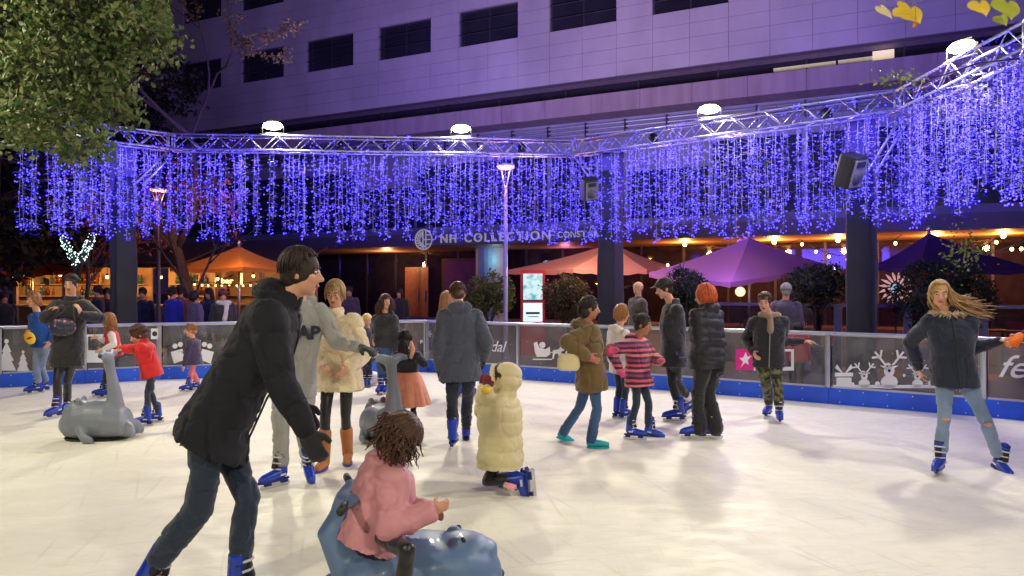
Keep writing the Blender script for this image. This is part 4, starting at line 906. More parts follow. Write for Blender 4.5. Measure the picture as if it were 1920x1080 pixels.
# ------------------------------------------------------------------ people
m_skin = mat('skin', C(205, 150, 120), .5, var=.06, vs=14, sss=.1); m_skin2 = mat('tan_skin', C(170, 115, 85), .5, var=.06, vs=14, sss=.1)
m_lip = mat('lip', C(160, 75, 70), .45, var=0); m_eye = mat('eye_white', (.6, .58, .55), .25, var=0); m_iris = mat('iris', (.03, .02, .015), .2, var=0)
m_bluesk = mat('blue_skate_shell', C(12, 52, 175), .3, var=.08, coat=.4); m_blade = mat('skate_blade', (.6, .6, .62), .25, .9, var=.05); m_liner = mat('skate_liner', (.02, .02, .025), .8)
m_buck = mat('skate_buckle', (.62, .62, .66), .35, .3, var=0); m_sole = mat('skate_sole', C(10, 30, 110), .4, var=0)
def skate_meshes(v=.008):
    mb = MB()   # local frame: origin on the ice under the ankle, x forward
    mb.limb([(-.035, 0, .13), (.06, 0, .115), (.165, 0, .098), (.195, 0, .094)], [.05, .052, .044, .034], 12)
    mb.limb([(-.03, 0, .13), (-.022, 0, .22), (-.012, 0, .30)], [.052, .054, .058], 12)
    boot = bake(mb, v, 3); boot.materials.append(m_bluesk)
    s = MB(); s.loft([(Vector((.065, 0, z)), Vector((.175-.005*k, 0, 0)), Vector((0, .045, 0))) for k, z in enumerate((.062, .074, .084))], 20, 2.6)
    for x in (-.05, .13): s.box((x, 0, .048), (.07, .03, .035))
    sole = s.mesh('sole'); sole.materials.append(m_sole)
    b = MB(); b.loft([(Vector((.05, 0, 0)), Vector((.15, 0, 0)), Vector((0, .003, 0))), (Vector((.05, 0, .012)), Vector((.17, 0, 0)), Vector((0, .003, 0))), (Vector((.05, 0, .045)), Vector((.16, 0, 0)), Vector((0, .003, 0)))], 16, 4); blade = b.mesh('blade'); blade.materials.append(m_blade)
    l = MB(); l.chain([(-.012, 0, .29), (-.01, 0, .335)], [.05, .052], 14); l.box((.045, 0, .235), (.03, .05, .12), Matrix.Rotation(-.25, 3, 'Y')); liner = l.mesh('liner'); liner.materials.append(m_liner); smooth(liner)
    k = MB()
    for x, z, a in ((.045, .17, -.6), (.042, .225, -.15), (.045, .28, 0)): k.chain([(x-.02, -.056, z), (x+.012, -.03, z+.004), (x+.022, 0, z+.006), (x+.012, .03, z+.004), (x-.02, .056, z)], .0075, 6)
    k.box((.0, .058, .12), (.06, .006, .02)); k.box((.0, -.058, .12), (.06, .006, .02))
    buck = k.mesh('buckle'); buck.materials.append(m_buck)
    return boot, sole, blade, liner, buck
SK = skate_meshes()
def put_skate(parent, pos, yaw, pitch=0, roll=0, sc=1.0, label=None):
    Mx = Matrix.Translation(pos) @ Matrix.Rotation(R(90-yaw), 4, 'Z') @ Matrix.Rotation(R(-pitch), 4, 'Y') @ Matrix.Rotation(R(roll), 4, 'X') @ Matrix.Scale(sc, 4)
    o = bpy.data.objects.new('skate', SK[0]); COL.objects.link(o); o.parent = parent; o.matrix_parent_inverse = WM(parent).inverted(); o.matrix_basis = Mx
    for nm, me in zip(('sole', 'blade', 'liner', 'buckle'), SK[1:]): c = obj(nm, me, None, o)
    return o, Mx
def ik(a, c, l1, l2, pole):
    d = c-a; L = d.length
    if L > (l1+l2)*.999: c = a+d*((l1+l2)*.999/L); d = c-a; L = d.length
    x = (l1*l1-l2*l2+L*L)/(2*L); hgt = math.sqrt(max(l1*l1-x*x, 0)); dn = d/L; p = pole-dn*pole.dot(dn)
    p = p.normalized() if p.length > 1e-5 else Vector((0, 1, 0))
    return a+dn*x+p*hgt, c
def hand(mb, w, d, nrm, k, grow=0.0, curl=.45, side=1):
    """palm, four fingers and a thumb; d along the hand, nrm = back of the hand"""
    d = d.normalized(); nrm = (nrm-d*nrm.dot(d)).normalized(); s = d.cross(nrm)*side; g = grow
    M = Matrix((s, d, nrm)).transposed()
    mb.ell(w+d*.052*k, (.042*k+g, .056*k+g, .017*k+g), M, 10, 7)
    for q, (off, L) in enumerate(((-.03, .068), (-.01, .078), (.01, .073), (.03, .058))):
        p = w+d*.085*k+s*off*k; c = d; pts = [p-d*.02*k, p]
        for j in range(3): c = (c-nrm*curl*(1.0 if j else .6)).normalized(); p = p+c*L*k*(.45, .32, .25)[j]; pts.append(p)
        mb.limb(pts, [.0095*k+g]*2+[.009*k+g, .0085*k+g, .008*k+g], 7)
    p = w+d*.03*k-s*.03*k; t = (d*.7-s*.7-nrm*.3).normalized(); mb.limb([p, p+t*.045*k, p+t*.045*k+(d*.8-s*.2-nrm*.5).normalized()*.035*k], [.014*k+g, .0115*k+g, .0095*k+g], 7)
def folds(amp=.008, fx=9, fz=14, seed=0, quilt=None, qa=.012):
    def f(co, no):
        n = vnoise(np.c_[co[:, 0]*fx, co[:, 1]*fx, co[:, 2]*fz*.55+co[:, 0]*3], seed)*amp*.9+vnoise(co*fz*1.8, seed+5)*amp*.45
        r = 1-np.abs(vnoise(co*np.array((7, 7, 9.)), seed+9)); r2 = 1-np.abs(vnoise(np.c_[co[:, 0]*13+co[:, 2]*6, co[:, 1]*13, co[:, 2]*16], seed+13)); n = n-np.clip(r-.84, 0, 1)*amp*7-np.clip(r2-.86, 0, 1)*amp*3.5
        if quilt:
            z = ((co[:, 2]+.012*np.sin(co[:, 0]*9))/quilt) % 1.0; n = n+qa*(np.abs(np.sin(z*math.pi))**.55-.75)
        return n
    return f
def hair_mesh(c, f, r, u, hs, style, seed, length=.25, wind=Vector((0, 0, 0)), vol=1.0, fringe=48):
    rg = random.Random(seed); mb = MB(); M = Matrix((r, f, u)).transposed()
    cap = MB(); cap.ell(c-f*.016*hs+u*.026*hs, (.082*hs*vol, .098*hs*vol, .098*hs*vol), M, 20, 14)
    if style in ('long', 'flow', 'bob', 'pony'): cap.ell(c-f*.04*hs-u*.03*hs, (.072*hs*vol, .07*hs, .09*hs), M, 16, 10)
    else: cap.ell(c-f*.05*hs-u*.015*hs, (.066*hs*vol, .06*hs, .075*hs), M, 16, 10)
    vs = cap.v; mb.v = list(vs); mb.f = list(cap.f)
    nl = {'short': 330, 'bun': 260, 'pony': 240, 'bob': 300, 'long': 300, 'flow': 560, 'curly': 700}.get(style, 200)
    for k in range(nl):
        az = rg.uniform(-180, 180); front = abs(az) < 55
        p0 = rg.uniform(0, 40); p1 = (fringe+rg.uniform(-8, 8)) if front else (rg.uniform(80, 108) if abs(az) > 75 else rg.uniform(62, 80))
        pts = []; n = 5
        wob = rg.uniform(-.02, .05)
        for q in range(n+1):
            ph = R(p0+(p1-p0)*q/n); a = R(az+rg.uniform(-3, 3)); rr = 1.045*vol+wob
            pts.append(c-f*.016*hs+u*.024*hs+(r*math.sin(a)*.082+f*math.cos(a)*.098)*math.sin(ph)*hs*rr+u*.1*math.cos(ph)*hs*rr)
        if style in ('long', 'flow', 'bob', 'curly') and abs(az) > 60:
            d = (pts[-1]-pts[-2]).normalized(); L = length*rg.uniform(.55, 1.12); wd = wind*rg.uniform(.6, 1.25)+(Vector((0, rg.gauss(0, .12), rg.gauss(0, .22))) if style == 'flow' else Vector((0, 0, 0))); m = 6; p = pts[-1]
            out = (p-c); out = (out-u*out.dot(u)).normalized()
            for q in range(m):
                d = (d*.55+Vector((0, 0, -1))*.5+wd*(.3+.25*q)+out*.05).normalized(); p = p+d*L/m
                if style in ('flow', 'curly'): p = p+Vector((rg.gauss(0, .012), rg.gauss(0, .012), rg.gauss(0, .008)))
                pts.append(p)
        w0 = (.0068 if style not in ('short', 'bun') else .0055)*hs*rg.uniform(.6, 1.3); N_ = len(pts)
        mb.chain(pts, [w0*(1.0 if q < N_-3 else (N_-q)/3.5) for q in range(N_)], 5, flat=.8)
    if style == 'bun': mb.ell(c-f*.11*hs+u*.06*hs, (.045*hs,)*3, M, 12, 8)
    if style == 'pony':
        for k in range(22):
            p = c-f*.105*hs+u*.02*hs; d = (-f*.7+Vector((rg.gauss(0, .3), rg.gauss(0, .3), 0))).normalized(); pts = [p]
            for q in range(6): d = (d*.6+Vector((0, 0, -.6))+wind*.3).normalized(); p = p+d*length/6; pts.append(p)
            mb.chain(pts, [.012, .013, .012, .011, .009, .006, .003], 5)
    me = mb.mesh('hair'); smooth(me); return me
def person(label, **k):
    h = k['h']; D = k['D']; K = h/1.75; yaw = k.get('yaw', 180); group = k.get('group'); seed = k.get('seed', int(D*100) % 97)
    def W3(p):
        if isinstance(p, Vector): return p
        return P(p[0], p[1], D+(p[2] if len(p) > 2 else 0))
    fv = lambda a: Vector((math.sin(R(a)), math.cos(R(a)), 0)); rv = lambda a: Vector((math.cos(R(a)), -math.sin(R(a)), 0))
    f, r = fv(yaw), rv(yaw); pel = W3(k['pelvis']); nk = W3(k['neck']); hc = W3(k['head'])
    e = empty('person', Vector((pel.x, pel.y, 0)), label, 'person', group)
    sp = (nk-pel); Ls = sp.length; sh = sp/Ls; fr = (f-sh*f.dot(sh)).normalized()
    hs = k.get('hs', (.235-(1.75-h)*.05)/.235); hy = k.get('hyaw', yaw); hp = R(k.get('hpitch', 5)); hf = fv(hy); hu = Vector((0, 0, 1)); hr = rv(hy)
    hf, hu = (hf*math.cos(hp)-hu*math.sin(hp)), (hu*math.cos(hp)+hf*math.sin(hp))
    far = k.get('far', False); vx = .016 if far else k.get('vox', .0095)
    skin = k.get('skin', m_skin); sw = k.get('sw', .165)*K; A = k.get('asc', 1.0)
    # --- body
    b = MB(); Mh = Matrix((hr, hf, hu)).transposed()
    b.ell(hc+hu*.022*hs-hf*.01*hs, (.075*hs, .094*hs, .092*hs), Mh, 18, 12); b.ell(hc-hu*.045*hs+hf*.018*hs, (.058*hs, .066*hs, .07*hs), Mh, 16, 10)
    if not far:
        b.ell(hc-hu*.098*hs+hf*.058*hs, (.022*hs, .02*hs, .018*hs), Mh, 8, 6)
        b.limb([hc+hu*.012*hs+hf*.082*hs, hc-hu*.028*hs+hf*.106*hs], [.009*hs, .0145*hs], 8); b.ell(hc-hu*.034*hs+hf*.094*hs, (.018*hs, .013*hs, .009*hs), Mh, 8, 6)
        b.ell(hc+hu*.03*hs+hf*.074*hs, (.05*hs, .014*hs, .009*hs), Mh, 10, 6); b.ell(hc-hu*.062*hs+hf*.073*hs, (.027*hs, .013*hs, .012*hs), Mh, 8, 6)
        for q in (-1, 1): b.ell(hc+hr*q*.074*hs-hu*.006*hs-hf*.008*hs, (.009*hs, .018*hs, .032*hs), Mh, 8, 6); b.ell(hc+hr*q*.037*hs-hu*.02*hs+hf*.062*hs, (.024*hs, .02*hs, .022*hs), Mh, 8, 6)
    b.limb([nk-sh*.02, hc-hu*.06*hs-hf*.012*hs], [.056*K+.005, .05*hs], 12)
    def ring(t, w, d, s=0): return (pel+sp*t+fr*s, r*w*K, fr*d*K)
    b.loft([ring(-.12, .11, .08), ring(.0, .15, .10), ring(.3, .125, .09), ring(.6, .15, .105), ring(.86, .15, .085), ring(1.0, .06, .055)], 16)
    la1, la2 = .172*h*A, .152*h*A; lt, ls_ = .245*h, .24*h
    arms = {}; skated = k.get('shoe', 'skate'); ssc = k.get('ssc', max(.62, .70+(h-1.2)*.35))
    hands = k.get('hands', {}); glove = k.get('glove')
    for sd, q in (('L', -1), ('R', 1)):
        S_ = nk-sh*.065*K+r*q*sw
        a = k.get('arm'+sd); tgt = W3(a['w']) if a and 'w' in a else S_+Vector((0, 0, -(la1+la2)*.97))+f*.06+r*q*.06
        pole = a.get('pole') if a and 'pole' in a else (-f*.8+r*q*.5+Vector((0, 0, -.5)))
        el, wr = ik(S_, tgt, la1, la2, pole); arms[sd] = (S_, el, wr)
        b.limb([S_, el, wr], [.045*K, .036*K, .027*K], 10)
        hd = a.get('hd') if a and 'hd' in a else (wr-el).normalized()
        nrm = r*q if abs(hd.dot(r)) < .7 else Vector((0, 0, 1))
        arms[sd] += (hd, nrm)
        if not (far and glove): hand(b, wr, hd, nrm, K*1.02, .0 if not far else .004, a.get('curl', .45) if a else .45, q)
    legs = {}
    for sd, q in (('L', -1), ('R', 1)):
        Hp = pel-sh*.03*K+r*q*.085*K; lg = k['leg'+sd]; ft = lg['foot']
        if isinstance(ft, Vector): fp = ft
        else: fp = GP(*ft) if len(ft) == 2 else P(*ft)
        fy = lg.get('yaw', yaw); pi_ = lg.get('pitch', 0); ro = lg.get('roll', 0)
        Mx = Matrix.Translation(fp) @ Matrix.Rotation(R(90-fy), 4, 'Z') @ Matrix.Rotation(R(-pi_), 4, 'Y') @ Matrix.Rotation(R(ro), 4, 'X')
        hgt = (.17 if skated == 'skate' else .09)*ssc; an = Mx @ Vector((-.02, 0, hgt))
        pole = lg.get('pole', f+Vector((0, 0, .15))); dd_ = (an-Hp).length; bend = lg.get('bend', 1.012); l1_, l2_ = (lt, ls_) if 'knee' in lg else (dd_*bend*.5, dd_*bend*.5); kn, an2 = ik(Hp, an, l1_, l2_, pole)
        if 'knee' in lg: kn = W3(lg['knee'])
        legs[sd] = (Hp, kn, an, Mx, fp, fy, pi_, ro)
        lw = min(1.0, (k.get('trousers') or {}).get('w', 1.0))*.86; b.limb([Hp, Hp.lerp(kn, .5), kn, kn.lerp(an, .35), an], [.078*K*lw, .064*K*lw, .05*K*lw, .05*K*lw, .034*K*lw], 10)
        b.limb([an, Mx @ Vector((.1*ssc, 0, .1*ssc if skated == 'skate' else .04))], [.034*K, .028*K], 8)
    body = obj('body', bake(b, vx, 2), skin, e, keep=True)
    # --- face
    if not far and k.get('face', True):
        for q in (-1, 1):
            c = hc+hr*q*.031*hs+hu*.010*hs+hf*.079*hs
            ey = obj('eye', MB().ell(c, (.0135*hs, .0095*hs, .0075*hs), Mh, 10, 6), m_eye, body, sm=True, keep=True)
            obj('iris', MB().ell(c+hf*.0065*hs-hu*.001*hs, (.0068*hs, .0045*hs, .0068*hs), Mh, 8, 6), m_iris, ey, sm=True, keep=True)
            obj('eyebrow', MB().chain([c+hr*q*-.012*hs+hu*.019*hs+hf*.004*hs, c+hu*.024*hs+hf*.005*hs, c+hr*q*.02*hs+hu*.018*hs-hf*.009*hs], [.0035*hs, .0045*hs, .002*hs], 6), k.get('browm', MATS['hair_dark']), body, sm=True, keep=True)
        obj('mouth', MB().ell(hc-hu*.061*hs+hf*.084*hs, (.024*hs, .008*hs, .0085*hs), Mh, 10, 6), k.get('lip', m_lip), body, sm=True, keep=True)
    # --- trousers
    tr = k.get('trousers')
    if tr:
        w = tr.get('w', 1.0); m_ = MB(); wb_ = tr.get('hem', w)
        rr = [.088*K*w, .073*K*w, .060*K*w, .060*K*w, .047*K*wb_+.012]
        for sd in 'LR':
            Hp, kn, an, Mx = legs[sd][:4]; top = an if skated != 'skate' or tr.get('over') else an.lerp(kn, .20 if not tr.get('crop') else .3)
            if tr.get('over'): top = an-Vector((0, 0, .04))
            m_.limb([Hp, Hp.lerp(kn, .5), kn, kn.lerp(an, .35), top], rr, 12)
        m_.loft([ring(-.14, .10*w, .08*w), ring(-.02, .172*min(w, 1.1), .118), ring(.25, .15, .11)], 16)
        t_ = obj('trousers', bake(m_, vx*1.1, 3, folds(tr.get('amp', .006), 8, 16, seed)), tr['m'], e, keep=True)
    # --- jacket / coat
    for ji, jk in enumerate(k.get('jackets', [k.get('jacket')] if k.get('jacket') else [])):
        ez = jk.get('e', .025); cl_ = jk.get('len', .1); m_ = MB(); fl = jk.get('flare', 1.0); B = jk.get('bulk', 1.0)
        dn = (-sh*.5+Vector((0, 0, -.5))).normalized(); sit = jk.get('hemdir', dn); hemc = pel+sit*cl_
        kk = lambda v: (v*K+ez)*B
        rings = []; n = 5
        if cl_ > .05:
            for q in range(n, 0, -1):
                t = q/n; rings.append((pel.lerp(hemc, t), r*kk(.17)*(1+(fl-1)*t), fr*kk(.13)*(1+(fl-1)*t)))
        rings += [(pel, r*kk(.17), fr*kk(.125)), (pel+sp*.33, r*kk(.15), fr*kk(.11)), (pel+sp*.62+fr*.01, r*kk(.168), fr*kk(.125)), (pel+sp*.84, r*kk(.172), fr*kk(.105)), (pel+sp*.95, r*kk(.125), fr*kk(.085)), (nk+sh*.005, r*kk(.07), fr*kk(.062))]
        m_.loft(rings, 24, 2.25)
        sr = jk.get('sleeve', 1.0)
        if jk.get('arms', True):
            for sd in 'LR':
                S_, el, wr = arms[sd][:3]; w2 = wr.lerp(el, jk.get('cuff', .04))
                m_.limb([S_, S_.lerp(el, .5), el, el.lerp(wr, .5), w2], [(.062*K+ez*.8)*sr, (.055*K+ez*.7)*sr, (.048*K+ez*.7)*sr, (.043*K+ez*.6)*sr, (.034*K+ez*.45)*sr], 12)
        if jk.get('hood'):
            hh = jk['hood']
            if hh == 'up':
                m_.ell(hc-hf*.045*hs+hu*.015*hs, (.105*hs, .115*hs, .125*hs), Mh, 18, 12); m_.limb([nk, hc-hf*.03*hs-hu*.05*hs], [.08*K+ez, .09*hs], 12)
            else: m_.ell(nk-fr*.075*K+sh*.035*K, (.115*K+ez*.5, .07*K+ez*.5, .07*K), Matrix((r, fr, sh)).transposed(), 14, 9)
        if jk.get('collar', True): m_.chain([nk-sh*.03, nk+sh*jk.get('ch', .05)*K], [.078*K+ez*.4, .068*K+ez*.3], 16)
        me = bake(m_, vx*1.1, 3, folds(jk.get('amp', .009), 7, 11, seed+3, jk.get('quilt'), jk.get('qa', .011)))
        j = obj(jk.get('name', 'jacket'), me, jk['m'], e, keep=True)
        fk = lambda z: None
        if jk.get('zip'):
            pts = [ (pel+sit*cl_*.95)+fr*(kk(.13)*fl+.004), pel+fr*(kk(.125)+.006), pel+sp*.33+fr*(kk(.11)+.006), pel+sp*.62+fr*(kk(.125)+.014), pel+sp*.84+fr*(kk(.105)+.006), nk+fr*(kk(.062)+.004)]
            obj('zip', MB().chain(pts, .006, 6), jk['zip'], j, sm=True, keep=True)
        for cm in jk.get('cuffs', []):
            for sd in 'LR':
                S_, el, wr = arms[sd][:3]; obj('cuff', MB().chain([wr.lerp(el, .1), wr.lerp(el, .0)], [(.036*K+ez*.5)*sr, (.034*K+ez*.45)*sr], 14), cm, j, sm=True, keep=True)
        if jk.get('fur'):
            pts = []; rg = random.Random(seed); fm = MB()
            for q in range(240):
                t = rg.uniform(0, 2*math.pi); c = nk+sh*.02*K-fr*.02*K+(r*math.cos(t)*.105+fr*math.sin(t)*.095)*K*(1+ez*3); d = ((c-nk)+Vector((rg.gauss(0, .05), rg.gauss(0, .05), rg.gauss(0, .05)))).normalized(); fm.chain([c, c+d*.03, c+d*.05+Vector((0, 0, -.012))], [.012, .008, .002], 4)
            obj('fur_collar', fm, jk['fur'], j, sm=True, keep=True)
    # --- skirt
    if k.get('skirt'):
        sk = k['skirt']; m_ = MB(); rings = []; n = 40
        vs = []; rows = 8; rg = random.Random(seed)
        for ly in range(3):
            vs = []; fs = []
            for q in range(rows+1):
                t = q/rows; rad = (.13+(sk.get('r', .2)-.13)*t**.7)*(1-.05*ly)
                for a in range(n):
                    an_ = 2*math.pi*a/n; w = 1+.09*t*math.sin(an_*9+ly*2)+.04*t*math.sin(an_*17+ly)
                    vs.append(pel+Vector((0, 0, .03-sk['len']*t*(1-.03*ly)))+(r*math.cos(an_)+f*math.sin(an_))*rad*w)
            for q in range(rows):
                for a in range(n): fs.append((q*n+a, q*n+(a+1) % n, (q+1)*n+(a+1) % n, (q+1)*n+a))
            m_.add(vs, fs)
        obj('skirt', m_, sk['m'], e, sm=True, keep=True)
    # --- hair, hat, gloves, shoes
    if k.get('hair'):
        hm, st = k['hair'][:2]; kw = k['hair'][2] if len(k['hair']) > 2 else {}
        obj('hair', hair_mesh(hc, hf, hr, hu, hs, st, seed, **kw), hm, e, keep=True)
    if k.get('hat'):
        hb_ = MB(); hb_.ell(hc+hu*.055*hs-hf*.01*hs, (.088*hs, .105*hs, .075*hs), Mh, 18, 10); hb_.loft([(hc+hu*.045*hs, hr*.092*hs, hf*.108*hs), (hc+hu*.075*hs, hr*.088*hs, hf*.104*hs)], 20)
        if k.get('peak'): hb_.ell(hc+hu*.05*hs+hf*.12*hs, (.06*hs, .05*hs, .008*hs), Mh, 12, 6)
        obj('hat', bake(hb_, .008, 2), k['hat'], e, keep=True)
    if glove:
        gl_ = glove if isinstance(glove, dict) else {'L': glove, 'R': glove}
        for sd, q in (('L', -1), ('R', 1)):
            if sd not in gl_: continue
            S_, el, wr, hd, nrm = arms[sd]; g = MB()
            if k.get('mitten'):
                M = Matrix((hd.cross(nrm), hd, nrm)).transposed(); g.ell(wr+hd*.075*K, (.052*K, .095*K, .036*K), M, 12, 8); g.limb([wr, wr+hd*.05*K], [.042*K, .044*K]); g.limb([wr+hd*.03*K, wr+hd*.07*K+hd.cross(nrm)*.06*K], [.022*K, .018*K])
            else: hand(g, wr, hd, nrm, K*1.05, .006, .5, q); g.limb([wr-hd*.03, wr+hd*.03], [.038*K, .034*K])
            obj('glove', bake(g, .0075, 2), gl_[sd], e, keep=True)
    if skated == 'skate':
        for sd in 'LR':
            _, kn, an, Mx, fp, fy, pi_, ro = legs[sd]; put_skate(e, fp, fy, pi_, ro, ssc)
            s_ = MB().limb([an, an.lerp(kn, .36)], [.046*K, .049*K], 12); obj('sock', bake(s_, .012, 2), k.get('sock', m_liner), e, keep=True)
    else:
        for sd in 'LR':
            _, kn, an, Mx = legs[sd][:4]; s_ = MB(); s_.limb([Mx @ Vector(p)*1.0 for p in ((-.03, 0, .05), (.06, 0, .045), (.16*ssc, 0, .038))], [.046*K, .045*K, .036*K], 12)
            if skated == 'boot': s_.limb([an, an.lerp(kn, .33), an.lerp(kn, .62)], [.052*K, .058*K, .064*K], 12)
            obj('boot' if skated == 'boot' else 'shoe', bake(s_, .009, 3), k['shoem'], e, keep=True)
            z = MB(); z.loft([(Mx @ Vector((.06*ssc, 0, q)), (Mx.to_3x3() @ Vector((.14*ssc, 0, 0))), (Mx.to_3x3() @ Vector((0, .046, 0)))) for q in (0.0, .018)], 18); obj('sole', z, k.get('solem', M_black), e, keep=True)
    return e, dict(arms=arms, legs=legs, hc=hc, hf=hf, hr=hr, hu=hu, nk=nk, pel=pel, r=r, f=f, fr=fr, sp=sp, K=K, sh=sh)
m_hd = mat('hair_dark', C(40, 28, 24), .65, var=.2, vs=30, aniso=(1, 1, .2)); m_hbr = mat('hair_brown', C(72, 42, 28), .5, var=.25, vs=30); m_hbl = mat('hair_blonde', C(165, 130, 82), .55, var=.25, vs=28)
m_hor = mat('hair_orange', C(185, 80, 28), .6, var=.4, vs=30); m_hgr = mat('hair_grey', C(150, 145, 140), .5, var=.2, vs=30); m_hlb = mat('hair_light_brown', C(150, 100, 55), .45, var=.25, vs=30)
c_blk = cloth('black_cloth', (27, 26, 32)); c_jet = cloth('dark_charcoal_wool', (17, 18, 30), bump=.2, bs=200, var=.05, sheen=.03); c_navy = cloth('navy_cloth', (24, 31, 52)); c_jean = cloth('dark_jeans', (30, 44, 66), bump=.5, bs=140)
c_bjean = cloth('blue_jeans', (52, 84, 128), bump=.5, bs=140); c_ljean = cloth('light_blue_jeans', (122, 142, 172), bump=.5, bs=140, var=.2); c_grey = cloth('grey_marl', (150, 148, 145), bump=.5, bs=150); c_legg = mat('black_leggings', C(24, 24, 27), .4, var=.1, sheen=.2)
c_cream = cloth('cream_fleece', (226, 206, 170), bump=1.0, bs=75, sheen=.6); c_olive = cloth('olive_wool', (104, 82, 45), bump=.4); c_puff = mat('black_puffer_nylon', C(30, 28, 34), .62, var=.1, bump=.15, bs=30); c_crpuff = mat('cream_puffer_nylon', C(208, 194, 150), .6, var=.06, bump=.2, bs=25)
c_red = cloth('red_fleece', (205, 25, 28)); c_purple = cloth('dark_purple_cloth', (60, 48, 80)); c_peach = mat('peach_tulle', C(240, 150, 120), .8, var=.12, vs=20, sheen=.4); c_teal = mat('teal_overshoe', C(20, 165, 175), .4, var=.08); c_pinkg = cloth('pink_knit', (225, 70, 125))
c_blujk = cloth('bright_blue_cloth', (20, 80, 170)); c_indigo = cloth('vivid_blue_cloth', (30, 32, 170)); c_brown = cloth('rust_brown_cloth', (120, 62, 35)); c_slate = cloth('slate_blue_wool', (66, 70, 88), bump=.4); c_char = cloth('charcoal_cloth', (46, 46, 52))
c_white = cloth('white_fleece', (215, 205, 200), bump=.7); c_pinkc = mat('dusty_pink_coat', C(206, 140, 150), .6, var=.08, bump=.2, bs=30); c_orange = mat('orange_glove', C(245, 120, 20), .6, var=.1); c_yel = mat('yellow_glove', C(245, 200, 30), .6, var=.1); c_maroon = cloth('maroon_knit', (110, 22, 50)); c_tanboot = mat('tan_boot', C(176, 112, 62), .7, var=.15, bump=.3)
c_lilac = cloth('lilac_grey_cloth', (105, 92, 118)); c_pinkp = cloth('salmon_trousers', (215, 110, 105)); c_plum = cloth('plum_grey_cloth', (72, 62, 82)); c_fur = mat('beige_fur', C(175, 150, 115), .8, var=.2, sheen=.6)
c_scarf = cloth('taupe_scarf', (140, 118, 92), bump=.8, bs=60)
def stripes(name, cols, period):
    m = bpy.data.materials.new(name); m.use_nodes = True; nt = m.node_tree; N = nt.nodes; L = nt.links; b = N['Principled BSDF']; b.inputs['Roughness'].default_value = .85; b.inputs['Sheen Weight'].default_value = .3
    tc = N.new('ShaderNodeTexCoord'); sx = N.new('ShaderNodeSeparateXYZ'); L.new(tc.outputs['Object'], sx.inputs[0]); n = N.new('ShaderNodeTexNoise'); n.inputs['Scale'].default_value = 9; L.new(tc.outputs['Object'], n.inputs[0])
    a = N.new('ShaderNodeMath'); a.operation = 'MULTIPLY_ADD'; a.inputs[1].default_value = .02; L.new(n.outputs[0], a.inputs[0]); L.new(sx.outputs[2], a.inputs[2])
    d = N.new('ShaderNodeMath'); d.operation = 'DIVIDE'; d.inputs[1].default_value = period; L.new(a.outputs[0], d.inputs[0]); fr = N.new('ShaderNodeMath'); fr.operation = 'FRACT'; L.new(d.outputs[0], fr.inputs[0])
    cr = N.new('ShaderNodeValToRGB'); cr.color_ramp.interpolation = 'CONSTANT'; el = cr.color_ramp.elements; el[0].color = (*C(*cols[0]), 1); el[1].position = 1/len(cols); el[1].color = (*C(*cols[1]), 1)
    for i, c in enumerate(cols[2:]): q = el.new((i+2)/len(cols)); q.color = (*C(*c), 1)
    L.new(fr.outputs[0], cr.inputs[0]); L.new(cr.outputs[0], b.inputs['Base Color']); return m
m_strp = stripes('pink_navy_stripe', [(215, 75, 105), (48, 36, 66), (150, 60, 100), (60, 45, 80), (225, 110, 120), (45, 32, 60)], .16)
def camo_mat():
    m = bpy.data.materials.new('camouflage'); m.use_nodes = True; nt = m.node_tree; N = nt.nodes; L = nt.links; b = N['Principled BSDF']; b.inputs['Roughness'].default_value = .9
    tc = N.new('ShaderNodeTexCoord'); n = N.new('ShaderNodeTexNoise'); n.inputs['Scale'].default_value = 11; n.inputs['Detail'].default_value = 2; L.new(tc.outputs['Object'], n.inputs[0]); cr = N.new('ShaderNodeValToRGB'); cr.color_ramp.interpolation = 'CONSTANT'
    el = cr.color_ramp.elements; el[0].color = (*C(45, 42, 32), 1); el[1].position = .44; el[1].color = (*C(88, 92, 62), 1)
    for p_, c in ((.52, (120, 118, 86)), (.6, (60, 66, 44))): q = el.new(p_); q.color = (*C(*c), 1)
    L.new(n.outputs[0], cr.inputs[0]); L.new(cr.outputs[0], b.inputs['Base Color']); return m
m_camo = camo_mat()
V = Vector
# ---- man in the dark jacket, nearest the viewer
e, I = person('tall man in a black jacket and dark jeans leaning forward, nearest the viewer', h=1.86, D=3.9, yaw=84, seed=3, vox=.0105, sw=.17,
    pelvis=(408, 792), neck=(528, 572, .05), head=(566, 512, .05), hyaw=88, hpitch=4, face=True, hs=1.03,
    armR=dict(w=(572, 808, -.2), pole=V((-.6, -.4, -.5)), curl=.6), armL=dict(w=(560, 760, .35), pole=V((-.5, .3, -.5)), curl=.5), glove=c_blk,
    legL=dict(foot=P(452, 1142, 3.9), yaw=85, bend=1.03), legR=dict(foot=P(262, 1128, 3.75), yaw=80, pitch=-25, bend=1.04, pole=V((.9, 0, .2))),
    trousers=dict(m=c_jean, w=1.08, amp=.010), jacket=dict(m=c_jet, e=.034, len=.13, flare=1.1, hood='down', ch=.09, amp=.013, zip=M_black, bulk=1.05, sleeve=1.12), hair=(m_hd, 'short', dict(vol=1.05)))
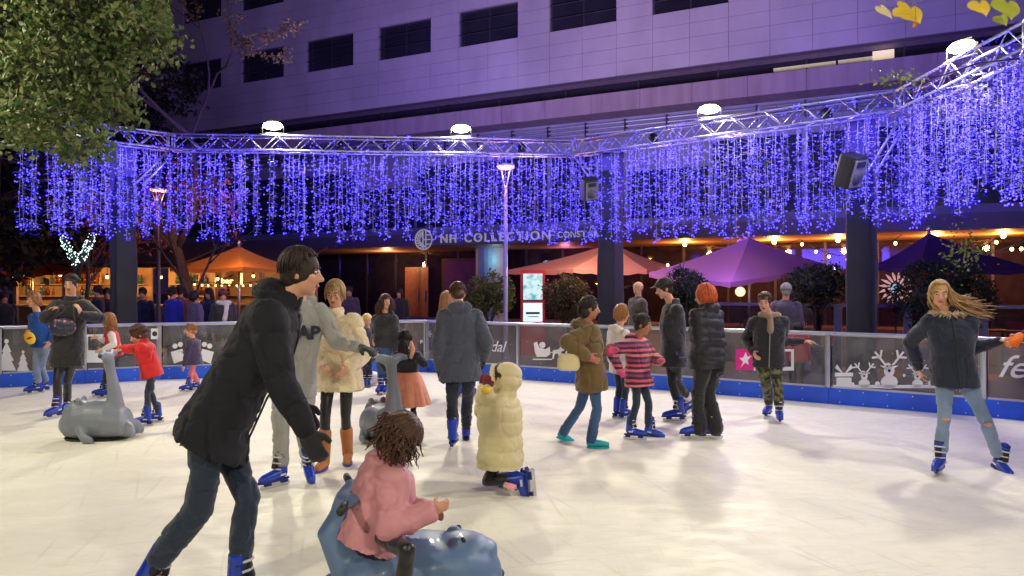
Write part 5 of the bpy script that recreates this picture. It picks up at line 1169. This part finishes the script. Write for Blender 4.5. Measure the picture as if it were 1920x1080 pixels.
# ---- teenager in the grey hoodie
e, I = person('teenager in a grey lettered hoodie and grey sweatpants, skating behind the man in black', h=1.70, D=6.2, yaw=172, seed=5,
    pelvis=(550, 722), neck=(564, 572), head=(572, 520, .1), hyaw=120, hpitch=8,
    armL=dict(w=(676, 652, -.12), pole=V((.1, .2, -.8)), curl=.5), armR=dict(w=(520, 690, -.2)), glove={'L': c_blk},
    legR=dict(foot=(524, 912), yaw=215), legL=dict(foot=P(577, 884, 6.35), yaw=150, pitch=-38, roll=10),
    trousers=dict(m=c_grey, w=1.25, amp=.012), jacket=dict(m=c_grey, name='hoodie', e=.026, len=.1, hood='down', amp=.011, cuffs=[c_grey]), hair=(m_hbr, 'bob', dict(length=.06)))
K_ = I['K']; tm = text_mesh('GAP', .15, .006, bold=.006, align='CENTER'); me_n = len(tm.vertices); co = np.empty(me_n*3); tm.vertices.foreach_get('co', co); co = co.reshape(-1, 3)
co[:, 2] -= co[:, 0]**2*1.15; tm.vertices.foreach_set('co', co.ravel())
o = obj('lettering', tm, c_navy, e); o.matrix_parent_inverse = WM(e).inverted(); c0 = I['pel']+I['sp']*.60+I['fr']*.165-I['r']*.05
o.matrix_basis = Matrix.Translation(c0) @ Matrix((-I['r'], I['sh'], I['fr'])).transposed().to_4x4()
# ---- woman in the fluffy cream coat
person('woman in a fluffy cream coat and black leggings looking down, behind the grey hoodie', h=1.66, D=6.75, yaw=183, seed=8, pelvis=(634, 690), neck=(628, 597), head=(628, 551, -.05), hyaw=182, hpitch=14,
    armL=dict(w=(655, 690, -.2)), armR=dict(w=(605, 690, -.18)), legL=dict(foot=(652, 868), yaw=170), legR=dict(foot=(607, 880), yaw=190), shoe='boot', shoem=c_tanboot, solem=m_bluesk,
    trousers=dict(m=c_legg, w=.86, amp=.003), jacket=dict(m=c_cream, name='coat', e=.045, len=.20, flare=1.12, amp=.016, ch=.1, sleeve=1.1), hair=(m_hbl, 'bob', dict(length=.06)))
# ---- woman at the right, blonde
e, I = person('blonde woman in a navy jacket and ripped light jeans, arms out, at the right', h=1.66, D=6.6, yaw=196, seed=11, pelvis=(1790, 706), neck=(1778, 592), head=(1762, 551, -.04), hyaw=205, hpitch=8, hs=.93,
    armL=dict(w=(1872, 640, -.1), pole=V((.2, .3, -.6))), armR=dict(w=(1722, 690, .25), pole=V((-.3, .6, -.3))), legR=dict(foot=(1762, 888), yaw=222), legL=dict(foot=P(1868, 890, 6.7), yaw=180, pitch=-14, roll=-8),
    trousers=dict(m=c_ljean, w=.97, amp=.006), jacket=dict(m=c_navy, e=.03, len=.09, amp=.010, fur=c_fur, ch=.09, zip=M_black, bulk=1.02), hair=(m_hbl, 'flow', dict(length=.42, wind=V((1.35, .1, .12)), fringe=40)))
for sd in 'LR':
    kn = I['legs'][sd][1]; sl = MB(); sl.ell(kn+I['f']*.052+V((0, 0, -.01)), (.034, .014, .017), Matrix((I['r'], I['f'], V((0, 0, 1)))).transposed(), 12, 8); obj('knee_rip', sl, m_skin, e, sm=True, keep=True)
# ---- person beyond the right edge: orange gloved hand
person('person past the right edge whose dark sleeve and orange mitten reach in', h=1.7, D=6.3, yaw=265, seed=13, pelvis=(2030, 720), neck=(2030, 590), head=(2025, 545), armR=dict(w=(1912, 632, 0), pole=V((0, .2, -1)), hd=V((-.8, 0, -.45))), glove={'R': c_orange}, mitten=True,
    legL=dict(foot=(2010, 895)), legR=dict(foot=(2055, 900)), trousers=dict(m=c_blk), jacket=dict(m=c_jet, e=.03, len=.2), hair=(m_hd, 'short'))
# ---- woman at the left with a bag
e, I = person('woman in a long black coat and leggings at the left, hands at her chest', h=1.64, D=9.45, yaw=176, seed=14, pelvis=(126, 662), neck=(133, 566), head=(133, 532, -.04), hyaw=172, hpitch=12,
    armR=dict(w=(116, 577, -.28), pole=V((-.8, 0, -.5)), hd=V((-.7, -.2, .05))), armL=dict(w=(152, 590, -.26), pole=V((.8, 0, -.5)), hd=V((-.1, -.3, .8))), legR=dict(foot=(106, 783), yaw=190), legL=dict(foot=(125, 775), yaw=165),
    trousers=dict(m=c_legg, w=.9, amp=.003), jacket=dict(m=c_blk, name='coat', e=.038, len=.16, flare=1.05, hood='down', ch=.08, sleeve=1.1), hair=(m_hd, 'bun', {}))
m_bag = bpy.data.materials.new('flowered_fabric'); m_bag.use_nodes = True; nt = m_bag.node_tree; N = nt.nodes; b = N['Principled BSDF']; tc = N.new('ShaderNodeTexCoord'); vo = N.new('ShaderNodeTexVoronoi'); vo.inputs['Scale'].default_value = 16; cr = N.new('ShaderNodeValToRGB')
cr.color_ramp.elements[0].position = .2; cr.color_ramp.elements[0].color = (*C(190, 90, 150), 1); cr.color_ramp.elements[1].position = .32; cr.color_ramp.elements[1].color = (*C(40, 45, 62), 1)
nt.links.new(tc.outputs['Object'], vo.inputs[0]); nt.links.new(vo.outputs['Distance'], cr.inputs[0]); nt.links.new(cr.outputs[0], b.inputs['Base Color'])
c0 = P(117, 612, 9.05); e = empty('shoulder_bag', c0, 'dark bag with pink flowers held in front of the black coat at the left', 'bag'); mb = MB(); mb.ell(c0, (.17, .07, .11), n=14, m=8); mb.ell(c0+V((0, 0, -.04)), (.15, .075, .08)); obj('bag_body', bake(mb, .012, 3, folds(.008)), m_bag, e, keep=True)
obj('strap', MB().chain([c0+V((-.15, 0, .05)), P(112, 578, 9.1), P(136, 572, 9.2), c0+V((.15, 0, .05))], .01, 6), M_black, e, sm=True, keep=True)
# ---- child in blue with the yellow and orange glove
person('child in a bright blue jacket and light jeans with an orange mitten', h=1.5, D=11.4, yaw=205, seed=16, pelvis=(78, 650), neck=(72, 590), head=(62, 562, -.02), armR=dict(w=(52, 622, -.2), pole=V((.3, .3, -.3)), hd=V((0, -.3, -1))), armL=dict(w=(95, 640, -.1)), glove={'R': c_orange}, mitten=True,
    legR=dict(foot=(70, 738), yaw=225), legL=dict(foot=(84, 734), yaw=200), trousers=dict(m=c_ljean, w=1.0), jacket=dict(m=c_blujk, e=.03, len=.05), hair=(m_hlb, 'bob', dict(length=.1)), face=False)
c0 = P(56, 634, 11.1); e = empty('toy_mitt', c0, 'yellow mitt with orange top hanging from the hand of the child in blue', 'mitt'); mb = MB(); mb.ell(c0, (.08, .04, .1), Matrix.Rotation(-.5, 3, 'Y')); obj('mitt', bake(mb, .01, 2), c_yel, e, keep=True)
obj('patch', MB().ell(c0+V((.01, -.03, 0)), (.045, .018, .02), Matrix.Rotation(-.3, 3, 'Y')), c_red, e, sm=True, keep=True)
# ---- girl in red waistcoat, boy in red coat
person('little girl in a red waistcoat with white sleeves leaning over the seal aid', h=1.16, D=10.9, yaw=240, seed=18, pelvis=(214, 660), neck=(207, 622), head=(203, 601, -.03), hyaw=255, hpitch=20, armR=dict(w=(184, 632, -.25), pole=V((0, 0, -1)), hd=V((-.6, -.4, -.1))), armL=dict(w=(192, 655, -.35)), face=False,
    legR=dict(foot=(194, 742), yaw=235), legL=dict(foot=(204, 745), yaw=240), trousers=dict(m=c_blk, w=.9), jackets=[dict(m=c_white, name='jumper', e=.018, len=.02), dict(m=c_red, name='waistcoat', e=.032, len=.06, arms=False)], hair=(m_hlb, 'long', dict(length=.16)))
person('boy in a red coat and dark jeans pushing the grey seal aid at the left', h=1.22, D=8.85, yaw=262, seed=20, pelvis=(284, 695), neck=(270, 645), head=(260, 628, -.02), hyaw=240, hpitch=24, armR=dict(w=(222, 656, -.3), pole=V((.2, 0, -1))), armL=dict(w=(226, 652, .1), pole=V((.2, 0, -1))), hs=.93,
    legR=dict(foot=(274, 799), yaw=262), legL=dict(foot=(294, 792), yaw=250), trousers=dict(m=c_jean, w=.86), jacket=dict(m=c_red, name='coat', e=.03, len=.08, flare=1.1, ch=.09), hair=(m_hbr, 'short', dict(fringe=58, vol=1.06)))
person('small child in a dark purple coat and salmon trousers by the barrier', h=1.08, D=11.7, yaw=275, seed=21, pelvis=(364, 672), neck=(362, 638), head=(357, 619), hyaw=250, armR=dict(w=(345, 660, -.1), pole=V((.2, 0, -1))), face=False,
    legR=dict(foot=(354, 734), yaw=265), legL=dict(foot=(368, 731), yaw=250), trousers=dict(m=c_pinkp, w=1.0), jacket=dict(m=c_purple, name='coat', e=.028, len=.1, flare=1.15), hair=(m_hlb, 'short', {}))
# ---- child in pink riding a blue seal, nearest
person('child in a dusty pink coat and black leggings riding the blue seal aid', h=1.22, D=3.62, yaw=75, seed=23, vox=.009, pelvis=(700, 980), neck=(732, 878), head=(746, 822, -.05), hyaw=75, hpitch=62, sw=.17,
    armR=dict(w=(805, 960, -.18), pole=V((-.3, -.4, -.5))), armL=dict(w=(800, 960, .15), pole=V((-.3, .4, -.5))),
    legR=dict(foot=P(752, 1236, 3.27), yaw=95, knee=(764, 1032, -.36)), legL=dict(foot=P(780, 1160, 3.9), yaw=80, knee=(775, 1025, .22)),
    trousers=dict(m=c_legg, w=.92, amp=.004), jacket=dict(m=c_pinkc, name='coat', e=.05, len=.1, flare=1.15, bulk=1.12, hemdir=V((-.1, 0, -1)), hood='down', amp=.013, sleeve=1.15, ch=.1), hair=(m_hbr, 'curly', dict(length=.12, vol=1.12, fringe=60)))
# ---- girl in the peach tutu
e, I = person('girl in a grey jacket and peach tulle skirt, back to the viewer, dark hair', h=1.17, D=8.2, yaw=8, seed=25, pelvis=(763, 702), neck=(762, 660), head=(760, 638), armL=dict(w=(712, 672, -.2), pole=V((0, .2, -1))), armR=dict(w=(792, 678, .0), pole=V((.4, -.4, -.3))),
    legL=dict(foot=(750, 815), yaw=5), legR=dict(foot=(776, 817), yaw=10), trousers=dict(m=c_legg, w=.85), jacket=dict(m=c_char, e=.022, len=.02), skirt=dict(m=c_peach, len=.36, r=.25), hair=(m_hd, 'pony', dict(length=.24)), face=False)
obj('ribbon', MB().chain([P(771, 640, 8.02), P(775, 655, 7.98), P(770, 672, 8.0)], [.012, .022, .016], 8), c_peach, e, sm=True, keep=True)
# ---- man in the slate coat
e, I = person('person in a long slate blue hooded coat seen from behind, head bowed, in the middle', h=1.74, D=7.7, yaw=-6, seed=27, pelvis=(864, 690), neck=(862, 582), head=(858, 552, .1), hyaw=-10, hpitch=30, armL=dict(w=(824, 692, -.02)), armR=dict(w=(908, 672, .1)), glove=c_blk, face=False, sw=.15,
    legL=dict(foot=(849, 840), yaw=5), legR=dict(foot=P(874, 832, 8.0), yaw=-5), trousers=dict(m=c_navy, w=1.05, amp=.009), jacket=dict(m=c_slate, name='coat', e=.04, len=.13, flare=1.12, hood='down', amp=.010, sleeve=.98), hair=(m_hbr, 'short', {}))
person('long haired woman in a dark coat partly hidden behind the slate blue coat', h=1.62, D=11.2, yaw=30, seed=28, pelvis=(862, 655), neck=(842, 585), head=(838, 562), face=False, far=True, legL=dict(foot=(862, 744), yaw=20), legR=dict(foot=P(880, 741, 11.2), yaw=40, pitch=-20), trousers=dict(m=c_jean), jacket=dict(m=c_char, e=.03, len=.1), hair=(m_hlb, 'long', dict(length=.3)))
# ---- kneeling child in cream puffer
e, I = person('child kneeling on the ice in a cream quilted hooded coat and blue skates', h=1.28, D=5.95, yaw=282, seed=30, vox=.009, pelvis=(938, 850), neck=(940, 748), head=(944, 712, 0), hyaw=285, hpitch=10, sw=.17, hs=1.0,
    armR=dict(w=(912, 730, -.16), pole=V((-.2, -.3, -1)), hd=V((.1, -.1, 1))), armL=dict(w=(905, 728, .1), pole=V((-.2, .3, -1)), hd=V((.1, 0, 1))), glove=c_maroon,
    legR=dict(foot=P(1004, 902, 5.82), yaw=282, pitch=-95, knee=(912, 903, -.08)), legL=dict(foot=P(994, 898, 6.05), yaw=282, pitch=-95, knee=(916, 898, .12)),
    trousers=dict(m=c_legg, w=.95, amp=.004), jacket=dict(m=c_crpuff, name='coat', e=.055, len=.10, flare=1.0, bulk=1.24, hemdir=V((0, 0, -1)), hood='up', quilt=.115, qa=.015, amp=.007, sleeve=1.15), hair=(m_hbr, 'short', {}), ssc=.86)
obj('trouser_hem', MB().chain([P(945, 908, 5.78), P(966, 916, 5.76)], [.02, .03], 10), cloth('pale_pink_cloth', (235, 160, 165)), e, sm=True, keep=True)
obj('cuff', MB().chain([P(911, 735, 5.75), P(911, 726, 5.75)], .04, 12), c_yel, e, sm=True, keep=True)
fm = MB(); rg = random.Random(5); hc = I['hc']
for q in range(260):
    t = rg.uniform(0, 6.283); c = hc+I['hf']*.045+(I['hr']*math.cos(t)*.092+I['hu']*math.sin(t)*.108); d = (I['hf']*.5+(c-hc).normalized()*.8+V((rg.gauss(0, .25), rg.gauss(0, .25), rg.gauss(0, .25)))).normalized(); fm.chain([c, c+d*.022, c+d*.038], [.01, .007, .002], 4)
obj('hood_trim', fm, c_cream, e, sm=True, keep=True)
# ---- olive coat woman
e, I = person('girl in an olive brown coat and jeans with teal overshoes striding right, bright pink mitten', h=1.58, D=7.7, yaw=78, seed=32, pelvis=(1108, 700), neck=(1098, 612), head=(1106, 578, -.03), hyaw=88, hpitch=6, skin=m_skin2, armR=dict(w=(1100, 668, -.25), pole=V((-.7, -.3, -.4)), hd=V((.5, -.2, -.2))), armL=dict(w=(1135, 660, .1), pole=V((-.3, .2, -1))), glove=c_pinkg, mitten=True,
    legR=dict(foot=(1112, 840), yaw=92), legL=dict(foot=P(1052, 826, 7.9), yaw=75, pitch=-30), shoe='shoe', shoem=c_teal, solem=c_teal, trousers=dict(m=c_bjean, w=1.02), jacket=dict(m=c_olive, name='coat', e=.045, len=.17, flare=1.06, hood='down', amp=.012, sleeve=1.15), hair=(m_hd, 'pony', dict(length=.1)))
c0 = P(1066, 678, 7.45); e = empty('handbag', c0, 'small beige bag at the hip of the olive coat', 'bag'); mb = MB(); mb.loft([(c0+V((0, 0, z)), V((w_, 0, 0)), V((0, .05, 0))) for z, w_ in ((-.09, .09), (-.05, .115), (.03, .11), (.08, .085))], 18, 3); obj('bag_body', bake(mb, .009, 3), mat('beige_leather', C(205, 190, 145), .55), e, keep=True); obj('strap', MB().chain([c0+V((-.06, 0, .08)), P(1078, 640, 7.45), P(1092, 612, 7.52)], .008, 6), M_black, e, sm=True, keep=True)
# ---- striped girl
e, I = person('girl in a pink and navy striped coat with pink mittens', h=1.34, D=8.0, yaw=122, seed=34, pelvis=(1197, 705), neck=(1193, 638), head=(1206, 609, -.05), hyaw=118, hpitch=12, skin=m_skin2, armR=dict(w=(1160, 688, -.1), pole=V((-.6, 0, -.4))), armL=dict(w=(1238, 676, -.15), pole=V((.4, .3, -.5))), glove=c_pinkg, mitten=True,
    legR=dict(foot=(1184, 824), yaw=110), legL=dict(foot=P(1216, 824, 8.15), yaw=105, pitch=-8), trousers=dict(m=c_jean, w=.95), jacket=dict(m=m_strp, name='coat', e=.038, len=.1, flare=1.1, amp=.010, hood='down', sleeve=1.1), hair=(m_hd, 'bun', dict(fringe=50)))
person('child with a white fleece top and brown hair half hidden behind the striped coat', h=1.36, D=9.3, yaw=60, seed=36, pelvis=(1164, 690), neck=(1160, 618), head=(1167, 588), hyaw=70, face=False, legL=dict(foot=(1158, 783)), legR=dict(foot=(1170, 786)), trousers=dict(m=c_jean), jacket=dict(m=c_white, e=.03, len=.06, hood='down'), hair=(m_hlb, 'bob', dict(length=.08)))
# ---- man with the hat
person('man in a dark hat and charcoal jacket gliding on one leg, facing left', h=1.74, D=9.1, yaw=268, seed=38, pelvis=(1262, 668), neck=(1262, 572), head=(1245, 541, -.04), hyaw=262, hpitch=16, armL=dict(w=(1250, 655, .2)), armR=dict(w=(1282, 680, -.25), pole=V((.6, -.2, -.4))), hat=c_blk, peak=True, glove={'R': c_purple},
    legR=dict(foot=(1272, 790), yaw=268), legL=dict(foot=P(1300, 770, 9.5), yaw=262, pitch=-30), trousers=dict(m=c_blk, w=.95, crop=1), jacket=dict(m=c_char, e=.035, len=.12, amp=.010, ch=.08), hair=(m_hd, 'short', {}), sock=c_white)
# ---- orange hair
person('orange haired girl in a black quilted coat and wide black trousers, back turned', h=1.62, D=8.05, yaw=318, seed=40, pelvis=(1327, 680), neck=(1324, 583), head=(1321, 556, -.02), hyaw=300, hpitch=8, armL=dict(w=(1302, 672, .0)), armR=dict(w=(1352, 690, -.1)), glove=c_blk,
    legL=dict(foot=(1308, 822), yaw=268), legR=dict(foot=(1338, 822), yaw=275), trousers=dict(m=c_blk, w=1.3, hem=1.7, over=True, amp=.01), jacket=dict(m=c_puff, name='coat', e=.042, len=.06, quilt=.1, qa=.014, hood='down', ch=.1, bulk=1.05, sleeve=1.15), hair=(m_hor, 'bob', dict(length=.07, vol=1.14)))
# ---- camouflage trousers
e, I = person('man in a dark jacket, scarf and camouflage trousers, one arm held out', h=1.66, D=9.05, yaw=196, seed=42, pelvis=(1441, 672), neck=(1443, 594), head=(1434, 567, -.05), hyaw=208, hpitch=10, armR=dict(w=(1412, 660, .0)), armL=dict(w=(1506, 640, .05), pole=V((.3, .3, -.6))), sw=.17,
    legR=dict(foot=(1441, 781), yaw=215), legL=dict(foot=(1461, 791), yaw=195), trousers=dict(m=m_camo, w=1.1, amp=.009), jacket=dict(m=c_blk, e=.032, len=.1, amp=.011, zip=m_hgr), hair=(m_hbr, 'short', {}), hat=None)
mb = MB(); nk = I['nk']; mb.chain([nk+(I['r']*math.cos(t)*.1+I['f']*math.sin(t)*.09)+V((0, 0, .02+.01*math.sin(3*t))) for t in [k*.5236 for k in range(13)]], .04, 8); mb.limb([nk+I['f']*.1, nk+I['f']*.15-V((0, 0, .16))], [.04, .04]); obj('scarf', bake(mb, .01, 2, folds(.006)), c_scarf, e, keep=True)
# ---- mid distance people on the ice at the left of centre
person('curly haired woman in a dark jacket and blue jeans beside the cream coat', h=1.58, D=11.6, yaw=200, seed=44, pelvis=(722, 652), neck=(722, 592), head=(723, 566), hyaw=150, armR=dict(w=(742, 610, -.1)) if False else dict(w=(700, 640, -.1)), legL=dict(foot=(728, 737), yaw=200), legR=dict(foot=(714, 738), yaw=190), trousers=dict(m=c_bjean), jacket=dict(m=c_char, e=.035, len=.05, hood='down'), hair=(m_hbr, 'curly', dict(length=.2)), face=False)
person('small child in a pale yellow hat beside the cream coat, near the far barrier', h=1.1, D=12.2, yaw=170, seed=45, pelvis=(690, 650), neck=(689, 618), head=(688, 600), face=False, far=True, hat=cloth('pale_yellow_knit', (225, 195, 120)), legL=dict(foot=(694, 725)), legR=dict(foot=(684, 725)), trousers=dict(m=c_navy), jacket=dict(m=c_slate, e=.03, len=.08))
# ---- people outside the barrier
def bystander(label, u, vtop, D, h, yaw, jm, tm_, hair, seed, jk={}, **kw):
    x = (u-960)/F*D; z0 = H+(540-vtop)/F*D-h; z0 = max(min(z0, .25), -.0) if False else 0
    hs = (.235-(1.75-h)*.05)/.235; top = h
    hc = V((x, D, top-.115*hs)); nk = V((x, D+.02, h*.825)); pl = V((x, D, h*.53)); f = V((math.sin(R(yaw)), math.cos(R(yaw)), 0)); r = V((f.y, -f.x, 0))
    K = h/1.75
    return person(label, h=h, D=D, yaw=yaw, pelvis=pl, neck=nk, head=hc, legL=dict(foot=V((x, D, 0))-r*.1*K), legR=dict(foot=V((x, D, 0))+r*.1*K), shoe='shoe', shoem=M_black, trousers=dict(m=tm_), jacket=dict(m=jm, e=.035, len=.1, **jk), hair=hair, seed=seed, far=True, **kw)
hb2 = lambda v, D: H+(540-v)/F*D
for lab, u, vt, D, yaw, jm, hair in (
    ('man in dark clothes beside the bar, right of the woman with the bag', 182, 536, 16.2, 230, c_navy, (m_hd, 'short')),
    ('second man in dark clothes by the bar, just left of the left column', 200, 541, 16.8, 150, c_blk, (m_hd, 'short')),
    ('man in dark navy right of the left column', 267, 540, 16.0, 170, c_navy, (m_hd, 'short')),
    ('person in a vivid blue jacket right of the dark lamp post', 324, 538, 15.6, 20, c_indigo, (m_hd, 'short')),
    ('person in a rust brown jacket beside the vivid blue jacket', 338, 535, 15.9, 340, c_brown, (m_hd, 'short')),
    ('person in a lilac grey coat right of the rust brown jacket', 366, 546, 15.4, 40, c_lilac, (m_hd, 'bob', dict(length=.08))),
    ('dark haired person in navy between the lilac coat and the pale scarf', 391, 541, 16.4, 200, c_navy, (m_hd, 'long', dict(length=.2))),
    ('man in a dark plum jacket in front of the hotel door, far away', 655, 537, 18.5, 180, c_plum, (m_hd, 'short')),
    ('woman in black at the hotel door', 748, 540, 18.2, 185, c_blk, (m_hd, 'long', dict(length=.2))),
    ('shadowed person in a dark jacket at the far left edge', 8, 548, 15.5, 120, c_blk, (m_hd, 'short'))):
    bystander(lab, u, vt, D, hb2(vt, D), yaw, jm, c_blk, hair, int(u)+1)
e, I = bystander('person in a dark coat with pale scarf and dark red hat', 418, 543, 14.6, hb2(543, 14.6), 150, c_char, c_blk, (m_hd, 'short'), 61, hat=c_maroon)
mb = MB(); nk = I['nk']; mb.chain([nk+(I['r']*math.cos(t)*.11+I['f']*math.sin(t)*.1)+V((0, 0, .02)) for t in [k*.5236 for k in range(13)]], .05, 8); mb.limb([nk+I['f']*.1-I['r']*.05, nk+I['f']*.16-V((0, 0, .3))], [.045, .05]); obj('scarf', bake(mb, .012, 2, folds(.006)), c_white, e, keep=True)
bystander('bald man in a dark brown coat standing outside the barrier, behind the striped girl', 1196, 528, 12.9, hb2(528, 12.9), 250, cloth('dark_brown_cloth', (70, 58, 50)), c_blk, None, 63)
bystander('grey haired man in a plum jacket outside the barrier, back turned', 1474, 532, 11.9, hb2(532, 11.9), 20, c_plum, c_blk, (m_hgr, 'short'), 64)
bystander('child in a red coat outside the barrier, behind the outstretched arm', 1497, 606, 11.6, hb2(606, 11.6), 30, c_red, c_blk, (m_hd, 'short'), 65)
# ------------------------------------------------------------------ seal shaped skating aids
m_seal = mat('grey_seal_plastic', C(122, 128, 140), .45, var=.06, vs=5, coat=.05, bump=.1, bs=40); m_sealb = mat('blue_seal_plastic', C(96, 122, 160), .45, var=.05, vs=5, coat=.05, bump=.1, bs=40)
def seal(pos, yaw, sc, m, label, nz=1.0, lx=.86, nx=0.0):
    """origin on the ice, nose along local x; handle rises over the tail"""
    mb = MB(); 
    mb.loft([(V((-.36, 0, .07)), V((0, 0, .05)), V((0, .12, 0))), (V((-.28, 0, .13)), V((0, 0, .12)), V((0, .2, 0))), (V((-.1, 0, .16)), V((0, 0, .155)), V((0, .235, 0))), (V((.1, 0, .165)), V((0, 0, .16)), V((0, .235, 0))), (V((.27, 0, .15)), V((0, 0, .145)), V((0, .2, 0))), (V((.38, 0, .135)), V((0, 0, .11)), V((0, .15, 0))), (V((.45, 0, .13)), V((0, 0, .055)), V((0, .08, 0)))], 22, 2.3)
    mb.ell((.26, 0, .24), (.14, .13, .11), n=14, m=9); mb.ell((.36, 0, .22), (.08, .09, .06))
    mb.limb([(-.16+nx*.4, 0, .2), (-.15+nx, 0, .42), (-.11+nx, 0, .62), (-.08+nx, 0, .76)], [.12, .075, .055, .065], 14)
    for q in (-1, 1):
        mb.ell((.23, q*.075, .34), (.035, .032, .038), n=8, m=6); mb.limb([(-.08+nx, q*.02, .78), (-.06+nx, q*.12, .82), (-.08+nx, q*.19, .81)], [.06, .045, .03], 10)
        mb.limb([(.14, q*.19, .1), (.08, q*.26, .045), (-.02, q*.29, .03)], [.06, .04, .025], 10)
        mb.limb([(-.26, q*.05, .1), (-.36, q*.10, .08), (-.41, q*.13, .05)], [.09, .065, .035], 10)
    mb.v = [(x, y, z*1.22 if z < .3 else z+.066) for x, y, z in mb.v]
    mb.v = [(x, y, z if z < .3 else .3+(z-.3)*nz) for x, y, z in mb.v]; me = bake(mb, .011, 5); e = empty('seal_skating_aid', pos, label, 'skating aid', 'seal shaped skating aids', R(90-yaw)); e.scale = (sc*lx, sc, sc); hz = .3+.581*nz
    obj('seal_body', me, m, e)
    for q in (-1, 1):
        obj('handle', MB().chain([(-.08+nx, q*.17, hz), (-.1+nx, q*.27, hz)], .018, 10), M_black, e, sm=True)
        obj('eye', MB().ell((.255, q*.085, .3+.11*nz-.004), (.016, .012, .016), n=8, m=6), m_iris, e, sm=True)
    obj('nose', MB().ell((.45, 0, .165), (.022, .03, .02), n=8, m=6), M_black, e, sm=True)
    obj('base_runner', MB().loft([(V((.03, 0, -.0)), V((.36, 0, 0)), V((0, .17, 0))), (V((.03, 0, .025)), V((.38, 0, 0)), V((0, .19, 0)))], 22, 2.4), M_black, e)
    return e
seal(GP(190, 822), 262, 1.03, m_seal, 'grey seal shaped skating aid pushed by the boy in red')
seal(GP(726, 826), 318, 1.0, m_seal, 'grey seal shaped skating aid held by the girl in the peach skirt')
seal(V((P(762, 0, 3.62).x, 3.66, 0)), 80, 1.16, m_sealb, 'blue seal shaped skating aid ridden by the child in pink', .42, .88, -.2)
c0 = GP(690, 722); e = empty('penguin_skating_aid', c0, 'small white and pink skating aid lying near the far barrier', 'skating aid')
mb = MB(); mb.ell(c0+V((0, 0, .12)), (.26, .14, .12)); mb.ell(c0+V((.28, 0, .15)), (.1, .09, .1)); obj('toy_body', bake(mb, .014, 3), mat('white_plastic', (.7, .7, .7), .4), e, keep=True)
obj('fin', MB().limb([c0+V((-.15, -.05, .2)), c0+V((-.02, -.05, .36))], [.03, .02]), c_pinkg, e, sm=True, keep=True); obj('fin', MB().limb([c0+V((-.28, -.03, .05)), c0+V((-.1, -.06, .25))], [.035, .03]), c_pinkg, e, sm=True, keep=True)
bpy.data.scenes.remove(TMP)
